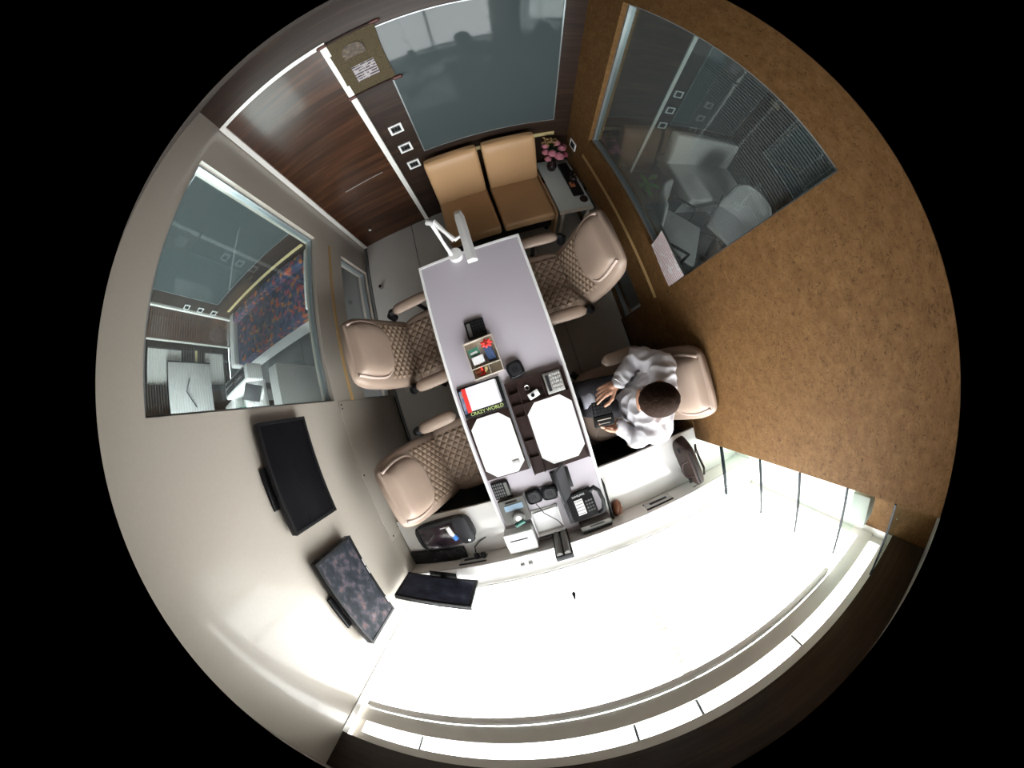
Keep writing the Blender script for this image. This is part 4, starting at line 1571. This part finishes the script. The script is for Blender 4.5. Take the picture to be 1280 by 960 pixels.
t = thing('printer', 'silver printer on the white desk behind the left glass', 'printer', (-2.30, .775, .7505), R(3))
MB().box((0, 0, .10), (.50, .15, .20), bev=.02, seg=3).build('body', M_WHITEPL, t)
B(-.22, .20, -.045, .05, .2005, .206, .002).build('dark_lid', M_GREY, t)
B(-.20, .14, -.01, .012, .2065, .212, .002).build('chrome_bar', M_CHROME, t)
t = thing('file_box', 'white file box beside the silver printer behind the left glass', 'box', (-2.62, .64, .7505), R(5))
B(-.12, .12, -.05, .05, 0, .12, .006).build('case', M_WHITEPL, t)
t = thing('desk_screen', 'small dark screen standing on the white desk behind the left glass', 'screen', (-2.13, .63, .7505), R(50))
MB().box((0, 0, .11), (.14, .015, .18), rot=(R(-20), 0, 0), bev=.003).build('panel', M_GREY, t)
MB().box((0, .0, .005), (.10, .08, .01), bev=.002).build('foot', M_WHITEPL, t)
for k, (x, y, w_, h_, mm, lab) in enumerate(((-2.55, .50, .10, .09, M_MID, 'grey box of papers on the white desk behind the left glass'), (-2.44, .54, .08, .12, M_GREEN, 'small green carton on the white desk behind the left glass'), (-2.335, .61, .08, .06, M_WHITEPL, 'small white carton on the white desk behind the left glass'), (-2.66, .46, .08, .07, M_LGREY, 'pale grey carton on the white desk behind the left glass'))):
    t = MB().box((0, 0, h_ / 2), (w_, .085, h_), bev=.006).build('carton', mm, None, (x, y, .7505), .2 * k)
    tag(t, lab, 'box')
t = thing('paper_pile', 'fan of white sheets on the white desk behind the left glass', 'papers', (-2.24, .46, .7505))
for k in range(5):
    MB().box((0, 0, .003 + k * .003), (.16, .22, .0025), rot=(0, 0, .15 * k - .3)).build('sheet', M_PAPER, t)
t = thing('side_cabinet', 'narrow pale grey cabinet next to the white desk behind the left glass', 'cabinet', (-1.90, .60, 0))
B(-.06, .06, -.19, .18, .05, .75, .006).build('body', M_LGREY, t)
B(-.05, .05, .1805, .19, .08, .40, .002).build('door', M_LGREY, t)
B(-.05, .05, .1805, .19, .41, .73, .002).build('drawer', M_LGREY, t)
B(-.055, .055, -.18, .17, 0, .0495).build('plinth', M_GREY, t)
t = thing('white_board', 'tall white board standing at the far wall behind the left glass', 'board', (XFL + .03, 1.24, .44))
B(-.012, .012, -.34, .33, .0, .86, .004).build('panel', M_WHITEPL, t)
B(-.014, .016, .33, .345, .0, .87).build('frame', M_GREY, t)
B(-.014, .016, -.34, .33, .8605, .872).build('frame', M_GREY, t)
MB().tube([(.03, -.25, .35), (.04, -.05, .52), (.035, .12, .44)], .008, 8).build('chair_shadow_arc', M_GREY, t)  # grey tube put in for a curved, chair-like shadow
B(-.012, .012, -.02, .02, -.44, .0).build('support', M_GREY, t)

# ------------------------------------------------------------------ right neighbouring cabin
rs = thing('sofa', 'cream sofa behind the right glass', 'sofa', (2.43, 1.47, 0))
MB().box((0, -.03, .35), (.95, .62, .16), bev=.03, seg=3).build('seat_cushion', M_WHITEPL, rs)
MB().box((0, .22, .60), (.95, .12, .46), rot=(R(-8), 0, 0), bev=.03, seg=3).build('back_cushion', M_WHITEPL, rs)
B(-.47, .47, -.28, .26, .06, .268).build('base', M_LGREY, rs)


def shell_chair(label, loc, rz):
    t = thing('shell_chair', label, 'chair', loc, rz, group='white shell chairs behind the right glass')
    q = MB()

    def fb(a, b):
        w_ = .23 * (1 - .35 * max(0, (b - .7) / .3) ** 2)
        y = (a * 2 - 1) * w_
        return (-.20 - .10 * b + .06 * (a * 2 - 1) ** 2, y, .45 + .45 * b)
    q.grid(fb, 14, 14)
    o = q.build('back_shell', M_LGREY, t)
    sd = o.modifiers.new('thick', 'SOLIDIFY')
    sd.thickness = .022
    MB().box((.02, 0, .44), (.44, .44, .05), bev=.02, seg=3).build('seat', M_LGREY, t)
    for s_ in (-1, 1):
        MB().tube([(-.15, s_ * .22, .46), (-.12, s_ * .26, .62), (.10, s_ * .26, .62), (.12, s_ * .24, .45)], .013, 8).build('arm', M_BLACK, t)
    MB().cyl((0, 0, .16), (0, 0, .415), .026).build('pedestal', M_BLACK, t)
    for k in range(5):
        a = 2 * PI * k / 5
        lg = MB().tube([(0, 0, .15), (.26 * math.cos(a), .26 * math.sin(a), .08)], [.026, .015], 8).build('leg', M_GREY, t)
        MB().cyl((.26 * math.cos(a), .26 * math.sin(a) - .02, .029), (.26 * math.cos(a), .26 * math.sin(a) + .02, .029), .028).build('caster', M_BLACK, lg)
    return t


shell_chair('white shell chair nearer the right glass', (1.52, .80, 0), R(-40))
shell_chair('white shell chair farther from the right glass, beside the far wall', (2.28, .80, 0), R(215))
for x, z in ((1.87, 1.285), (1.87, 1.05), (1.87, .82)):
    lab = {1.285: 'topmost switch plate seen through the right glass', 1.05: 'middle switch plate seen through the right glass', .82: 'lowest switch plate seen through the right glass'}[z]
    t = thing('switch_plate', lab, 'switch', (x, YB, z), group='switch plates behind the right glass')
    m = MB()
    for a in ((-.045, .045, .032, .045), (-.045, .045, -.045, -.032), (-.045, -.032, -.032, .032), (.032, .045, -.032, .032)):
        m.bb(a[0], a[1], -.012, -.0005, a[2], a[3])
    m.build('frame', M_WHITEPL, t)
    B(-.032, .032, -.008, -.0005, -.032, .032).build('backplate', M_BLACK, t)
t = thing('wall_fixture', 'small brass fixture high on the far wall behind the right glass', 'fixture', (XFR, 1.72, 1.69))
MB().box((-.012, 0, 0), (.022, .12, .045), bev=.004).build('plate', mat('brass', (.6, .48, .3), .3, metal=.7), t)
MB().box((-.03, 0, .045), (.05, .10, .03), bev=.004).build('hood', MATS['brass'], t)
t = thing('potted_plant', 'small green potted plant behind the right glass', 'plant', (1.56, 1.37, 0))
MB().loft([[(r * math.cos(a), r * math.sin(a), z) for a in [2 * PI * k / 18 for k in range(18)]] for r, z in ((.05, 0), (.065, .20), (.07, .22))]).build('pot', M_GREY, t)
MB().cyl((0, 0, .20), (0, 0, .42), .006, n=6).build('stem', M_LEAF, t)
for k in range(9):
    a = k * 2.4
    L = .10 + .02 * (k % 3)
    zz = .30 + .02 * k
    q = MB()
    q.grid(lambda u, v: (L * u * math.cos(a) - (v - .5) * .05 * math.sin(PI * (u * .96 + .02)) * math.sin(a), L * u * math.sin(a) + (v - .5) * .05 * math.sin(PI * (u * .96 + .02)) * math.cos(a), zz + .06 * u - .05 * u * u), 6, 2)
    q.build('leaf', M_PLANT, t)
t = thing('reflection_block', 'long low grey block standing in for the reflected strip along the right glass', 'cabinet', (1.12, .88, 0))  # added block imitates the blue-grey reflection along the pane
B(-.075, .06, -.55, .60, .0, .80, .004).build('body', M_MID, t)
